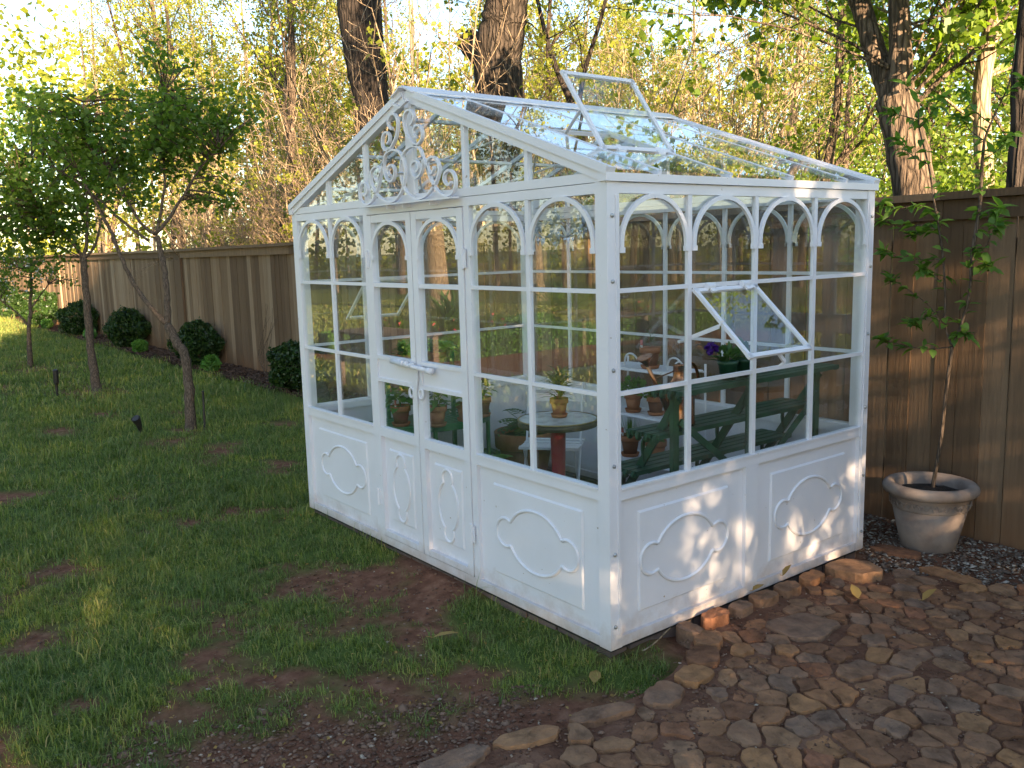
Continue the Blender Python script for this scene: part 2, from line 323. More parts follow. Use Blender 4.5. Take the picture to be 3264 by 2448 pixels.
    def leaf(s, p, d, nrm, Ln, w, curl=0.25, fold=0.15):
        p = np.asarray(p, float); d = unit(d); a = unit(np.cross(d, nrm)); nn = np.cross(a, d); V = []
        for tt, ww in ((0.0, 0.12), (0.3, 0.9), (0.65, 0.8), (1.0, 0.04)):
            c_ = p+d*Ln*tt-nn*curl*Ln*tt*tt
            V += [c_-a*w/2*ww+nn*fold*w*ww, c_, c_+a*w/2*ww+nn*fold*w*ww]
        F = []
        for i in range(3): F += [(3*i, 3*i+1, 3*i+4, 3*i+3), (3*i+1, 3*i+2, 3*i+5, 3*i+4)]
        return s.add(V, F)
    def build(s, name, mat, parent=None, org=(0, 0, 0), smooth=False, loc=None):
        me = bpy.data.meshes.new(name); ox, oy, oz = org
        me.from_pydata([(a-ox, b-oy, c_-oz) for a, b, c_ in s.v], [], s.f)
        if smooth: me.polygons.foreach_set('use_smooth', [True]*len(me.polygons))
        me.update()
        return link(name, me, mat, parent, loc if loc is not None else ((0, 0, 0) if parent is not None else org))
def leaf_cloud(P, size, g, aspect=0.6, flat=0.0, fold=0.12):
    """one folded diamond leaf per point"""
    P = np.asarray(P, float); n = len(P)
    nr = g.normal(size=(n, 3)); nr[:, 2] = np.abs(nr[:, 2])*(1+flat); nr /= np.linalg.norm(nr, axis=1)[:, None]
    a = g.normal(size=(n, 3)); a -= nr*(a*nr).sum(1)[:, None]; a /= np.linalg.norm(a, axis=1)[:, None]
    b = np.cross(nr, a); s = (size*g.uniform(0.65, 1.3, n))[:, None]
    V = np.stack([P-a*s*0.5, P+b*s*0.5*aspect+nr*s*fold, P+a*s*0.5, P-b*s*0.5*aspect+nr*s*fold], 1).reshape(-1, 3)
    F = np.arange(4*n).reshape(n, 4)
    return V, F
def vnoise(x, y, seed=0):
    xi = np.floor(x).astype(np.int64); yi = np.floor(y).astype(np.int64); xf = x-xi; yf = y-yi
    def h(a, b):
        k = (a*374761393+b*668265263+seed*1274126177) & 0x7fffffff
        k = ((k ^ (k >> 13))*1274126177) & 0x7fffffff; return ((k ^ (k >> 16)) & 0xffff)/65535.0
    u = xf*xf*(3-2*xf); v_ = yf*yf*(3-2*yf)
    return (h(xi, yi)*(1-u)+h(xi+1, yi)*u)*(1-v_)+(h(xi, yi+1)*(1-u)+h(xi+1, yi+1)*u)*v_
def fbm(x, y, sc, oct_=4, seed=0):
    r_ = 0; a = 0.5; tot = 0
    for i in range(oct_): r_ = r_+a*vnoise(x*sc+17.3*i, y*sc-9.1*i, seed+i); tot += a; a *= 0.5; sc *= 2.03
    return r_/tot
def view_ok(P, mx=0.62, my=0.47):
    d = P-CAM; zz = d@FW; zz = np.where(zz < 0.2, 1e9, zz)
    return (np.abs(d@RT)/zz < mx) & (np.abs(d@UP)/zz < my) & (zz < 1e8)

# ------------------------------------------------------------------ ground
PB = [(-4, 0.16), (-0.95, 0.20), (-0.47, 0.28), (-0.1, 0.28), (0.1, 0.24), (0.3, 0.15), (0.45, 0.05), (3.2, 0.05)]   # left border of the stone path: (y, x)
def path_x(y): return np.interp(y, [p[0] for p in PB], [p[1] for p in PB])
def path_top(x): return np.interp(x, [0.0, 0.15, 0.3, 0.6, 0.9, 2.5], [1.66, 1.72, 1.86, 1.95, 2.15, 2.35])
BARE = [(-3.48, -0.79, .25), (-3.32, -0.23, .22), (-1.83, -0.43, .22), (-1.39, -0.25, .28), (-0.98, -0.30, .24), (-0.75, -0.56, .24), (-0.37, -0.70, .26), (-2.86, -1.74, .25),
        (-1.94, -1.91, .2), (-1.1, -1.24, .2), (-0.9, -1.2, .18), (-1.0, -1.83, .2), (-0.66, -1.58, .16), (-0.17, -1.06, .3), (0.02, -0.79, .28), (0.12, -0.53, .2), (0.1, -0.25, .16),
        (-4.44, 0.43, .2), (-8.09, 0.06, .3), (-1.62, -1.09, .2), (-0.61, -1.04, .25), (0.12, 0.13, .15), (-6.67, .44, .22), (-10.47, .39, .35), (-0.3, -1.5, .3), (0.05, -1.4, .3)]
CLUMP = [(-0.80, -0.10, .2), (-0.25, -0.14, .17), (0.14, -0.02, .12), (-1.84, -1.42, .3), (-1.2, -1.02, .16), (-0.92, -1.93, .2), (-0.62, -0.40, .13), (-1.55, -1.55, .3), (-0.42, -0.30, .14), (-0.9, -0.8, .18)]
def bareness(x, y):
    near = np.clip((6.0-np.hypot(x-CAM[0], y-CAM[1]))/2.6, 0, 1)
    b = np.clip((fbm(x, y, 1.6, 4, 3)-0.60+0.165*near)*6.5, 0, 1)
    wx = x+0.5*(fbm(x, y, 2.6, 3, 61)-0.5); wy = y+0.5*(fbm(x, y, 2.6, 3, 62)-0.5); fn = fbm(x, y, 6.0, 4, 8)
    for bx, by, br in BARE: b = np.maximum(b, np.clip(1.0-((wx-bx)**2+(wy-by)**2)/(br*br)*0.42-2.4*(fn-0.45), 0, 1))
    for bx, by, br in CLUMP: b = b*(1-np.clip(1.3-((x-bx)**2+(y-by)**2)/(br*br), 0, 1))
    return b
GWID = 2.91
def ground_z(x, y):
    zz = GZ+0.03*(fbm(x, y, 0.9, 3, 21)-0.5)+0.012*(fbm(x, y, 6, 2, 5)-0.5)
    dw = np.hypot(np.maximum(np.maximum(-GWID-x, x), 0), np.maximum(np.maximum(-y, y-1.95), 0)); zz = zz+0.042*np.exp(-(dw/0.16)**2)*(0.55+0.9*fbm(x, y, 3.0, 2, 88))*np.clip((1.2-y)/0.4, 0, 1)*np.clip((0.45-np.where(x > -0.05, y, -9))/0.2, 0, 1)
    return zz
def axis(lo, hi, fine, step, far):
    a = list(np.arange(lo, hi, fine)); v_ = hi; s = step
    while v_ < far: a.append(v_); v_ += s; s *= 1.25
    v_ = lo; s = step; b = []
    while v_ > -far: v_ -= s; b.append(v_); s *= 1.25
    return np.array(b[::-1]+a)
gx = axis(-5.0, 1.6, 0.06, 0.08, 500); gy = axis(-2.8, 2.3, 0.06, 0.08, 500)
X, Y = np.meshgrid(gx, gy); bn = bareness(X, Y)
Zg = ground_z(X, Y)
Zg = np.where((np.abs(X) > 60) | (np.abs(Y) > 60), GZ, Zg)
nx, ny = len(gx), len(gy); idx = np.arange(nx*ny).reshape(ny, nx)
F = np.stack([idx[:-1, :-1], idx[:-1, 1:], idx[1:, 1:], idx[1:, :-1]], -1).reshape(-1, 4)
me = np_mesh('lawn', np.stack([X, Y, Zg], -1).reshape(-1, 3), F)
a = me.attributes.new('bare', 'FLOAT', 'POINT'); a.data.foreach_set('value', bn.ravel().astype(np.float32))
me.polygons.foreach_set('use_smooth', [True]*len(me.polygons))
tag(link('lawn', me, 'lawn_ground'), kind='structure')

def strip(name, mat, x0, x1, y0, y1, z, step, amp, seed, kind='structure', edge=None):
    xs = np.arange(x0, x1+step, step); ys = np.linspace(y0, y1, max(3, int((y1-y0)/min(step, 0.1))+1)); A, B = np.meshgrid(xs, ys)
    if edge: B = np.where(B == B.min(), B+edge*(fbm(A, B, 1.3, 3, seed)-0.5), B)
    C = z+amp*(fbm(A, B, 5, 3, seed)-0.5)
    i = np.arange(A.size).reshape(A.shape); f = np.stack([i[:-1, :-1], i[:-1, 1:], i[1:, 1:], i[1:, :-1]], -1).reshape(-1, 4)
    return tag(link(name, np_mesh(name, np.stack([A, B, C], -1).reshape(-1, 3), f), mat), kind=kind)
strip('planting_bed', 'mulch', -45, -2.95, 2.10, 2.74, GZ+0.025, 0.12, 0.04, 41, edge=0.35)
strip('gravel_bed', 'red_soil', -2.95, 2.6, 1.62, 2.74, GZ+0.018, 0.06, 0.02, 42)
strip('greenhouse_floor', 'red_soil', -2.86, -0.05, 0.05, 1.90, -0.045, 0.06, 0.015, 43)

# stone path: a bed of clay with one object for each stone
bedv = []; ys = np.arange(-3.0, 2.4, 0.05)
xs_r = np.linspace(0, 1, 48); A = np.array([[path_x(y)+0.02+(2.5-path_x(y))*s for s in xs_r] for y in ys]); B = np.repeat(ys[:, None], 48, 1)
keep = B < path_top(A)
Cz = GZ+0.049+0.012*(fbm(A, B, 7, 3, 9)-0.5)
Cz = np.where(keep, Cz, GZ-0.03)
i = np.arange(A.size).reshape(A.shape); f = np.stack([i[:-1, :-1], i[:-1, 1:], i[1:, 1:], i[1:, :-1]], -1).reshape(-1, 4)
path = tag(link('stone_path', np_mesh('stone_path', np.stack([A, B, Cz], -1).reshape(-1, 3), f), 'red_soil'), kind='structure')

def clip(poly, p, n_):
    out = []
    for k in range(len(poly)):
        a, b = poly[k], poly[(k+1) % len(poly)]; da = np.dot(a-p, n_); db = np.dot(b-p, n_)
        if da <= 0: out.append(a)
        if (da < 0) != (db < 0): out.append(a+(b-a)*da/(da-db))
    return out
def stone_mesh(poly, h, base, tilt):
    c_ = np.mean(poly, 0); P = []
    for k in range(len(poly)):                      # chip each edge, keep the corners fairly crisp
        a, b = poly[k], poly[(k+1) % len(poly)]; e = np.linalg.norm(b-a)
        P.append(a*0.88+b*0.12)
        if e > 0.045: P.append(a*0.62+b*0.38+np.array([R.gauss(0, 0.004), R.gauss(0, 0.004)]))
        if e > 0.075: P.append(a*0.36+b*0.64+np.array([R.gauss(0, 0.005), R.gauss(0, 0.005)]))
        P.append(a*0.12+b*0.88)
    n_ = len(P); V = []; F = []; smooth = []
    for sc, zz, jit in ((1.0, base, 0), (1.0, h-0.009, 0.003), (0.965, h-0.0015, 0.0015), (0.965, h-0.0015, 0), (0.70, h, 0.0028), (0.36, h, 0.0028)):
        for k, p in enumerate(P):
            q = c_+(p-c_)*sc; z_ = zz+R.gauss(0, jit)+np.dot(q-c_, tilt)*(1 if zz > base else 0)
            if len(V) >= 3*n_ and len(V) < 4*n_: z_ = V[2*n_+k][2]
            V.append((q[0]-c_[0], q[1]-c_[1], z_))
    V.append((0, 0, h+R.gauss(0, 0.003)))
    for r_ in (0, 1, 3, 4):
        for k in range(n_): F.append((r_*n_+k, r_*n_+(k+1) % n_, (r_+1)*n_+(k+1) % n_, (r_+1)*n_+k)); smooth.append(r_ >= 3)
    for k in range(n_): F.append((5*n_+k, 5*n_+(k+1) % n_, 6*n_)); smooth.append(True)
    me = bpy.data.meshes.new('stone'); me.from_pydata(V, [], F); me.polygons.foreach_set('use_smooth', smooth); me.update(); return me, c_
def put_stone(poly, h, base=-0.10, lab=None, tl=0.05):
    me, c_ = stone_mesh([np.asarray(p, float) for p in poly], h, base, np.array([R.gauss(0, tl), R.gauss(0, tl)]))
    o = link('stone', me, 'flagstone', path, (c_[0], c_[1], 0.0))
    if lab: o['label'] = lab
    return o
# hand-laid border and wall stones first: centre, half-sizes, turn, height
edge_st = [(0.20, -1.28, .17, .060, 1.5, -.012), (0.22, -0.96, .14, .060, 1.45, -.010), (0.265, -0.67, .13, .055, 1.25, -.012), (0.325, -0.37, .145, .050, 1.32, -.006), (0.375, -0.08, .11, .075, 1.9, -.010), (0.345, 0.125, .10, .065, 1.75, -.008),
           (0.265, 0.28, .09, .07, 2.2, -.004), (0.18, 0.415, .075, .065, 2.2, .0), (0.08, 0.415, .05, .065, 1.6, .012), (0.065, 0.60, .045, .085, 0.05, .022), (0.07, 0.78, .05, .065, 0.1, .012),
           (0.07, 0.96, .05, .08, -.1, .016), (0.075, 1.15, .055, .075, 0.0, .012), (0.07, 1.36, .05, .09, 0.1, .012)]
placed = []
for ex, ey, ha, hb, tr, eh in edge_st:
    k = 8; poly = []
    for j in range(k):
        g = 2*math.pi*j/k+R.uniform(-.12, .12); q = np.array([math.copysign(abs(math.cos(g))**0.7, math.cos(g))*ha, math.copysign(abs(math.sin(g))**0.7, math.sin(g))*hb])*R.uniform(.9, 1.05)
        poly.append(np.array([ex+q[0]*math.cos(tr)-q[1]*math.sin(tr), ey+q[0]*math.sin(tr)+q[1]*math.cos(tr)]))
    placed.append((ex, ey, max(ha, hb)*0.8)); put_stone(poly, eh, tl=0.03)
big = [([(0.22, 0.74), (0.26, 1.0), (0.46, 1.02), (0.50, 0.78), (0.42, 0.70)], -.012, 'large pale squarish slab set in the path beside the greenhouse wall'),
       ([(0.03, 1.52), (0.04, 1.68), (0.17, 1.74), (0.30, 1.66), (0.24, 1.52)], .02, None),
       ([(0.30, 1.98), (0.36, 2.05), (0.62, 2.02), (0.66, 1.95), (0.45, 1.93)], -.03, None), ([(-0.06, 2.10), (-0.02, 2.20), (0.20, 2.22), (0.24, 2.13), (0.10, 2.07)], -.035, None)]
for poly, h, lb in big:
    c_ = np.mean(poly, 0); placed.append((c_[0], c_[1], 0.15)); put_stone(poly, h, lab=lb, tl=0.02)
seeds = []; tries = 0
while len(seeds) < 278 and tries < 40000:
    tries += 1; y = R.uniform(-1.9, 2.1); x = R.uniform(0.1, 2.0)
    if x < path_x(y)+0.08 or y > path_top(x)-0.05: continue
    if not view_ok(np.array([[x, y, -0.02]]), .61, .47)[0]: continue
    if any((x-px)**2+(y-py)**2 < (pr+0.04)**2 for px, py, pr in placed): continue
    md = R.choice((0.085, 0.095, 0.11, 0.14, 0.18))
    if any((x-s[0])**2+(y-s[1])**2 < md*md for s in seeds): continue
    seeds.append((x, y))
ghost = [(px+pr*0.9*math.cos(g), py+pr*0.9*math.sin(g)) for px, py, pr in placed for g in np.linspace(0, 6.28, 7)[:-1]]
ghost += [(path_x(y)-0.06, y) for y in np.arange(-2, 2, 0.1)]+[(x, path_top(x)+0.08) for x in np.arange(0, 2.1, 0.1)]
allp = np.array(seeds+ghost)
for k, s in enumerate(seeds):
    s = np.array(s); d2 = ((allp-s)**2).sum(1); order = np.argsort(d2)[1:18]
    poly = [s+np.array(q) for q in ((-.19, -.17), (.19, -.17), (.19, .17), (-.19, .17))]
    for j in order:
        n_ = allp[j]-s; dl = np.linalg.norm(n_); 
        if dl < 1e-6: continue
        n_ = n_/dl; poly = clip(poly, s+n_*(dl/2-R.uniform(0.003, 0.008)), n_)
        if len(poly) < 3: break
    if len(poly) < 4: continue
    # merge corners that lie too close
    q = [poly[0]]
    for p in poly[1:]:
        if np.linalg.norm(p-q[-1]) > 0.025: q.append(p)
    if np.linalg.norm(q[0]-q[-1]) < 0.025: q.pop()
    if len(q) >= 4: put_stone(q, -0.020+R.gauss(0, 0.005), tl=0.035)

# pebbles and chips
_pv = np.array([(1, 0, 0), (0.5, .87, 0), (-.5, .87, 0), (-1, 0, 0), (-.5, -.87, 0), (.5, -.87, 0), (0, 0, .75), (0, 0, -.75)], float)
_pf = [(j, (j+1) % 6, 6) for j in range(6)]+[((j+1) % 6, j, 7) for j in range(6)]
def pebbles(name, pts, size, mat, label, cat='gravel', flat=0.6, g=rng):
    pts = np.asarray(pts, float); n = len(pts); s = size*np.exp(g.normal(0, 0.35, n))
    V = np.repeat(_pv[None], n, 0)*(1+g.normal(0, 0.18, (n, 8, 1))); sc = g.uniform(0.6, 1.25, (n, 1, 3)); sc[:, :, 2] *= flat
    V = V*sc*s[:, None, None]*0.5; an = g.uniform(0, 6.28, n); ca, sa = np.cos(an)[:, None], np.sin(an)[:, None]
    tl = g.normal(0, 0.3, (n, 1))
    x, y, z = V[..., 0]*ca-V[..., 1]*sa, V[..., 0]*sa+V[..., 1]*ca, V[..., 2]; z = z+x*tl
    V = np.stack([x, y, z], -1)+pts[:, None, :]
    Fa = (np.array(_pf)[None]+8*np.arange(n)[:, None, None]).reshape(-1, 3)
    me = np_mesh(name, V.reshape(-1, 3), Fa); me.polygons.foreach_set('use_smooth', [True]*len(me.polygons))
    return tag(link(name, me, mat), label, cat, kind='stuff')
def rnd_pts(n, x0, x1, y0, y1, z, cond=None, g=rng):
    x = g.uniform(x0, x1, n); y = g.uniform(y0, y1, n); k = np.ones(n, bool) if cond is None else cond(x, y)
    zz = z(x, y) if callable(z) else np.full(n, z)
    return np.stack([x[k], y[k], zz[k]], 1)
def not_gh(x, y): return (x > 0.02) | (y > 2.0)
pebbles('pale_gravel', rnd_pts(9000, -1.2, 1.7, 1.60, 2.70, GZ+0.026, lambda x, y: (y > path_top(x)-0.05) & not_gh(x, y)), 0.019, 'pebble_pale', 'pale tan gravel strewn around the foot of the big planter')
pebbles('path_grit', rnd_pts(9000, 0.0, 1.9, -1.9, 2.1, GZ+0.055, lambda x, y: (x > path_x(y)-0.03) & (y < path_top(x))), 0.010, 'pebble_red', 'small brown grit filling the joints between the path stones')
pebbles('clay_grit', rnd_pts(7000, -1.2, 0.35, -2.0, -0.1, lambda x, y: ground_z(x, y)+0.003, lambda x, y: (x < path_x(y)) & (fbm(x, y, 2.2, 3, 77)+0.30*np.clip((0.9-np.hypot(x-0.1, (y+1.25)*0.8)), -0.4, 1) > 0.60)), 0.016, 'pebble_red', 'red-brown grit lying on the bare clay next to the path')
pebbles('clay_crumbs', rnd_pts(6000, -4.5, 0.2, -2.4, 0.0, lambda x, y: ground_z(x, y)+0.003, lambda x, y: (bareness(x, y) > 0.5)), 0.012, 'pebble_red', 'crumbs of red clay on the bare patches of the lawn')
pebbles('floor_gravel', rnd_pts(5000, -2.8, -0.08, 0.08, 1.88, -0.035), 0.024, 'pebble_grey', 'brown-grey gravel covering the greenhouse floor')
g2 = np.random.default_rng(5)
pebbles('mulch_chips', rnd_pts(9000, -22, -3.0, 2.06, 2.70, GZ+0.045, None, g2), 0.036, 'mulch_chip', 'dark bark mulch chips covering the bed along the fence', 'mulch', 0.3, g2)

# ------------------------------------------------------------------ fence
FY = 2.72
def fence_top(x): return float(np.interp(x, [-40, -14, -9, 0, 6], [1.86, 1.84, 1.86, 1.955, 1.99]))
fence = thing('board_fence', 'tall brown board fence with a flat cap running behind the greenhouse', 'fence', (-10, FY, GZ))
bme = MB().box(-0.5, 0.5, 0.0, 0.019, 0.0, 1.0); bm_board = bpy.data.meshes.new('board'); bm_board.from_pydata(bme.v, [], bme.f); bm_board.materials.append(M['fence_wood'])
x = 3.6; nb = 0
while x > -37.5 and nb < 298:
    w = R.uniform(0.132, 0.146); gap = R.choice((0.003, 0.004, 0.006, 0.010)) if x > -5 else 0.006
    o = bpy.data.objects.new('board', bm_board); COL.objects.link(o); o.parent = fence
    o.location = (x-w/2+10, R.uniform(-0.006, 0.006), 0.0); o.scale = (w, 1, fence_top(x)-0.045-GZ+R.uniform(-.004, .004)); o.rotation_euler = (0, R.gauss(0, 0.0025), 0)
    x -= w+gap; nb += 1
segs = [(4.0, 0.0), (0.0, -3.2), (-3.2, -9.0), (-9.0, -13.6), (-13.6, -23.5), (-23.5, -38)]
for xa, xb in segs:
    mb = MB(); za, zb = fence_top(xa), fence_top(xb); xb2 = xb+0.004
    mb.add([(xx, yy, zz+dz) for xx, zz in ((xa, za), (xb2, zb)) for yy, dz in ((FY-0.075, -0.042), (FY+0.065, -0.042), (FY+0.065, 0), (FY-0.075, 0))], [(0, 1, 2, 3), (7, 6, 5, 4), (0, 4, 5, 1), (1, 5, 6, 2), (2, 6, 7, 3), (3, 7, 4, 0)])
    mb.build('cap_board', 'fence_wood', fence, (-10, FY, GZ))
    mb = MB(); mb.add([(xx, yy, zz+dz) for xx, zz in ((xa, za), (xb2, zb)) for yy, dz in ((FY-0.035, -0.155), (FY-0.008, -0.155), (FY-0.008, -0.044), (FY-0.035, -0.044))], [(0, 1, 2, 3), (7, 6, 5, 4), (0, 4, 5, 1), (1, 5, 6, 2), (2, 6, 7, 3), (3, 7, 4, 0)])
    mb.build('trim_board', 'fence_wood', fence, (-10, FY, GZ))
    for zr in (0.25, 0.95, 1.6):
        MB().box(xa, xb2, FY+0.028, FY+0.07, zr, zr+0.09).build('back_rail', 'fence_wood', fence, (-10, FY, GZ))
for xp in (-3.15, -13.75, -23.7, -33.5):
    MB().box(xp-0.17, xp+0.17, FY-0.05, FY-0.009, GZ-0.05, fence_top(xp)-0.16).build('post_cover', 'fence_wood', fence, (-10, FY, GZ))
for xp in np.arange(3.0, -37, -2.44):
    MB().box(xp-0.045, xp+0.045, FY+0.075, FY+0.165, GZ-0.05, fence_top(xp)-0.06).build('post', 'fence_wood', fence, (-10, FY, GZ))

# ------------------------------------------------------------------ greenhouse
GW, GD, HW = 2.91, 1.95, 1.95
RX, RZ = -GW/2, 2.50
GO = (-GW/2, GD/2, 0.0)
gh = thing('greenhouse', 'white iron-framed glass greenhouse with arched panes and open vents', 'greenhouse', GO)
WALLS = {'front': ((-GW, 0), (1, 0), (0, -1), GW), 'right': ((0, 0), (0, 1), (1, 0), GD), 'back': ((0, GD), (-1, 0), (0, 1), GW), 'left': ((-GW, GD), (0, -1), (-1, 0), GD)}
def wmap(wall):
    O, U, Nn, _ = WALLS[wall]
    return lambda u, n, z: (O[0]+U[0]*u+Nn[0]*n, O[1]+U[1]*u+Nn[1]*n, z)
def wbox(mb, mp, u0, u1, n0, n1, z0, z1):
    a, b = mp(u0, n0, z0), mp(u1, n1, z1); return mb.box(a[0], b[0], a[1], b[1], z0, z1)
def wpart(name, mp, u0, u1, n0, n1, z0, z1, parent=gh, mat='white_paint'):
    return wbox(MB(), mp, u0, u1, n0, n1, z0, z1).build(name, mat, parent, GO)
def arch(mp, u0, u1, parent=gh, ztop=1.911, zfoot=1.672, n0=-0.006, n1=0.008):
    uc = (u0+u1)/2; a = (u1-u0)/2-0.011; zc = zfoot+0.035; hh = ztop-0.010-zc; w = 0.0195
    pts = [(uc-a, zfoot)]+[(uc-a*math.cos(g), zc+hh*math.sin(g)) for g in np.linspace(0, math.pi, 25)]+[(uc+a, zfoot)]
    mb = MB().ribbon(pts, w, mp, n0, n1)
    for sg in (-1, 1): wbox(mb, mp, uc+sg*a-0.014, uc+sg*a+0.014, n0, n1+0.002, zfoot, zfoot+0.022)
    mb.build('arch', 'white_paint', parent, GO)
def moulding_outline(a, b, lc, lr, vert=False):
    ell = lambda x, y: (x/a)**2+(y/b)**2 < 1
    lob = [(lc+lr*math.cos(g), lr*math.sin(g)) for g in np.linspace(-math.pi, math.pi, 60)]
    lob = [p for p in lob if not ell(*p)]
    top = [(a*math.cos(g), b*math.sin(g)) for g in np.linspace(0, math.pi, 60)]
    top = [p for p in top if math.hypot(abs(p[0])-lc, p[1]) > lr]
    pts = lob+top+[(-x, -y) for x, y in lob]+[(-x, -y) for x, y in top]
    return [(y, x) for x, y in pts] if vert else pts
def lower_panel(mp, u0, u1, z0, z1, fu, fz, mo, parent=gh, deep=True):
    p = wpart('lower_panel', mp, u0, u1, -0.028, -0.020, z0, z1, parent)
    if not deep: return
    par = p if parent is gh else parent
    ua, ub, za, zb = u0+fu, u1-fu, z0+fz, z1-fz; mb = MB(); e = 0.008
    V = [mp(u, n, z) for (da, n) in ((0, -0.0195), (e, -0.010)) for u, z in ((ua+da, za+da), (ub-da, za+da), (ub-da, zb-da), (ua+da, zb-da))]
    mb.add(V, [(4, 5, 6, 7)]+[(k, (k+1) % 4, (k+1) % 4+4, k+4) for k in range(4)]).build('raised_field', 'white_paint', par, GO)
    uc, zc = (u0+u1)/2, (z0+z1)/2+0.0
    pts = [mp(uc+x, -0.009, zc+y) for x, y in moulding_outline(*mo)]
    MB().tube(pts, 0.0085, 6, closed=True).build('moulding', 'white_paint', par, GO, smooth=True)

RAILS = ((1.511, 1.529), (1.088, 1.106))
ROWS = ((1.529, 1.908), (1.106, 1.511), (0.700, 1.088))
# corner posts
for cx, cy_ in ((-0.0665, -0.002), (-0.0665, GD-0.0645), (-GW-0.002, -0.002), (-GW-0.002, GD-0.0645)):
    MB().box(cx, cx+0.0685, cy_, cy_+0.0685 if cy_ < 1 else GD+0.002, -0.002, 1.952).build('corner_post', 'white_paint', gh, GO)
def section(wall, ua, ub, bars, skip=(), panels=None, deep=True, arches=True):
    mp = wmap(wall)
    edges = [ua]+[q for b in bars for q in (b-0.0125, b+0.0125)]+[ub]
    for b in bars: wpart('glazing_bar', mp, b-0.0125, b+0.0125, -0.018, 0.0, 0.70, 1.910)
    bays = [(edges[i], edges[i+1]) for i in range(0, len(edges), 2)]
    for bi, (u0, u1) in enumerate(bays):
        for z0, z1 in RAILS: wpart('glazing_rail', mp, u0, u1, -0.019, -0.002, z0, z1)
        for ri, (z0, z1) in enumerate(ROWS):
            if (bi, ri) in skip: continue
            wpart('pane', mp, u0-0.004, u1+0.004, -0.015, -0.011, z0-0.004, z1+0.004, mat='pane_glass')
        if arches: arch(mp, u0, u1)
    wpart('sill_rail', mp, ua, ub, -0.045, 0.0, 0.645, 0.690); wpart('sill_lip', mp, ua, ub, -0.030, 0.007, 0.690, 0.700)
    for (p0, p1) in (panels or [(ua, ub)]): lower_panel(mp, p0, p1, 0.045, 0.645, 0.115, 0.072, (0.20, 0.150, 0.225, 0.070), deep=deep)
fm = wmap('front'); U = lambda X_: X_+GW
section('front', 0.0665, U(-1.975), [U(-2.400)])
section('front', U(-0.940), GW-0.0665, [U(-0.503)])
section('right', 0.0665, GD-0.0645, [0.494, 0.956, 1.425], skip={(1, 1)}, panels=[(0.0665, 0.905), (1.0, GD-0.0645)])
section('back', 0.0665, GW-0.0665, [0.503, 0.970, 1.455, 1.940, 2.407], panels=[(0.0665, 0.94), (0.94, 1.97), (1.97, GW-0.0665)])
section('left', 0.0665, GD-0.0645, [0.525, 0.994, 1.456], skip={(2, 1)}, panels=[(0.0665, 0.95), (1.045, GD-0.0645)])
wpart('panel_post', wmap('right'), 0.905, 1.0, -0.04, 0.0, 0.045, 0.645); wpart('panel_post', wmap('left'), 0.95, 1.045, -0.04, 0.0, 0.045, 0.645)
for wname, (O_, U_, N_, Ln) in WALLS.items():
    mp = wmap(wname)
    wpart('bottom_rail', mp, 0.0665, Ln-0.0665, -0.05, 0.0, 0.0, 0.045); wpart('top_rail', mp, 0.0665, Ln-0.0665, -0.045, 0.0, 1.908, 1.950)
for wname in ('right', 'left'):
    mp = wmap(wname)
    for uu in (0.043, GD-0.05):
        wpart('seam_strip', mp, uu, uu+0.009, 0.0021, 0.007, 0.06, 1.90)
        for zz in (0.10, 0.42, 0.80, 1.20, 1.56, 1.82):
            q = mp(uu-0.018 if uu < 1 else uu+0.028, 0.002, zz)
            sg = 1 if wname == 'right' else -1
            MB().tube([q, (q[0]+sg*0.006, q[1], q[2]), (q[0]+sg*0.009, q[1], q[2])], [0.009, 0.008, 0.003], 8).build('bolt', 'steel', gh, GO, smooth=True)
# door frame and the two leaves
for ua, ub in ((U(-1.975), U(-1.930)), (U(-0.985), U(-0.940))): wpart('door_post', fm, ua, ub, -0.045, 0.0, 0.045, 1.908)
for k, (ua, ub) in enumerate(((U(-1.926), U(-1.461)), (U(-1.454), U(-0.989)))):
    d = thing('door', None, None); d.parent = gh; d.location = (0, 0, 0)
    q = lambda name, a_, b_, n0, n1, z0, z1, mat='white_paint': wpart(name, fm, a_, b_, n0, n1, z0, z1, d, mat)
    st = 0.048
    q('stile', ua, ua+st, -0.034, 0.006, 0.05, 1.902); q('stile', ub-st, ub, -0.034, 0.006, 0.05, 1.902)
    for z0, z1, n1 in ((1.862, 1.902, 0.004), (1.507, 1.530, 0.002), (1.100, 1.120, 0.006), (0.972, 0.992, 0.006), (0.650, 0.702, 0.005), (0.05, 0.085, 0.004)):
        q('rail', ua+st, ub-st, -0.032, n1, z0, z1)
    q('lock_plate', ua+st, ub-st, -0.026, -0.004, 0.992, 1.100)
    for z0, z1 in ((1.526, 1.866), (1.116, 1.511), (0.698, 0.976)): q('pane', ua+st-0.004, ub-st+0.004, -0.020, -0.016, z0, z1, 'pane_glass')
    arch(fm, ua+st-0.012, ub-st+0.012, d, 1.866, 1.655)
    lower_panel(fm, ua+st, ub-st, 0.085, 0.650, 0.055, 0.070, (0.135, 0.090, 0.150, 0.046, True), d)
    hu = ua-0.004 if k == 0 else ub+0.004
    for zh in (1.66, 0.28):
        a_ = fm(hu, 0.012, zh-0.05); b_ = fm(hu, 0.012, zh+0.05)
        mb = MB().tube([a_, b_], 0.008, 8); wbox(mb, fm, hu-0.022, hu+0.022, 0.0065, 0.011, zh-0.045, zh+0.045); mb.build('hinge', 'white_paint', d, GO)
mid = U(-1.457)
mb = MB().tube([fm(mid-0.20, 0.034, 1.104), fm(mid+0.175, 0.034, 1.084)], 0.0125, 10)
for du in (-0.09, -0.055, 0.0): mb.tube([fm(mid+du-0.008, 0.034, 1.099-du*0.05), fm(mid+du+0.008, 0.034, 1.099-du*0.05)], 0.018, 10)
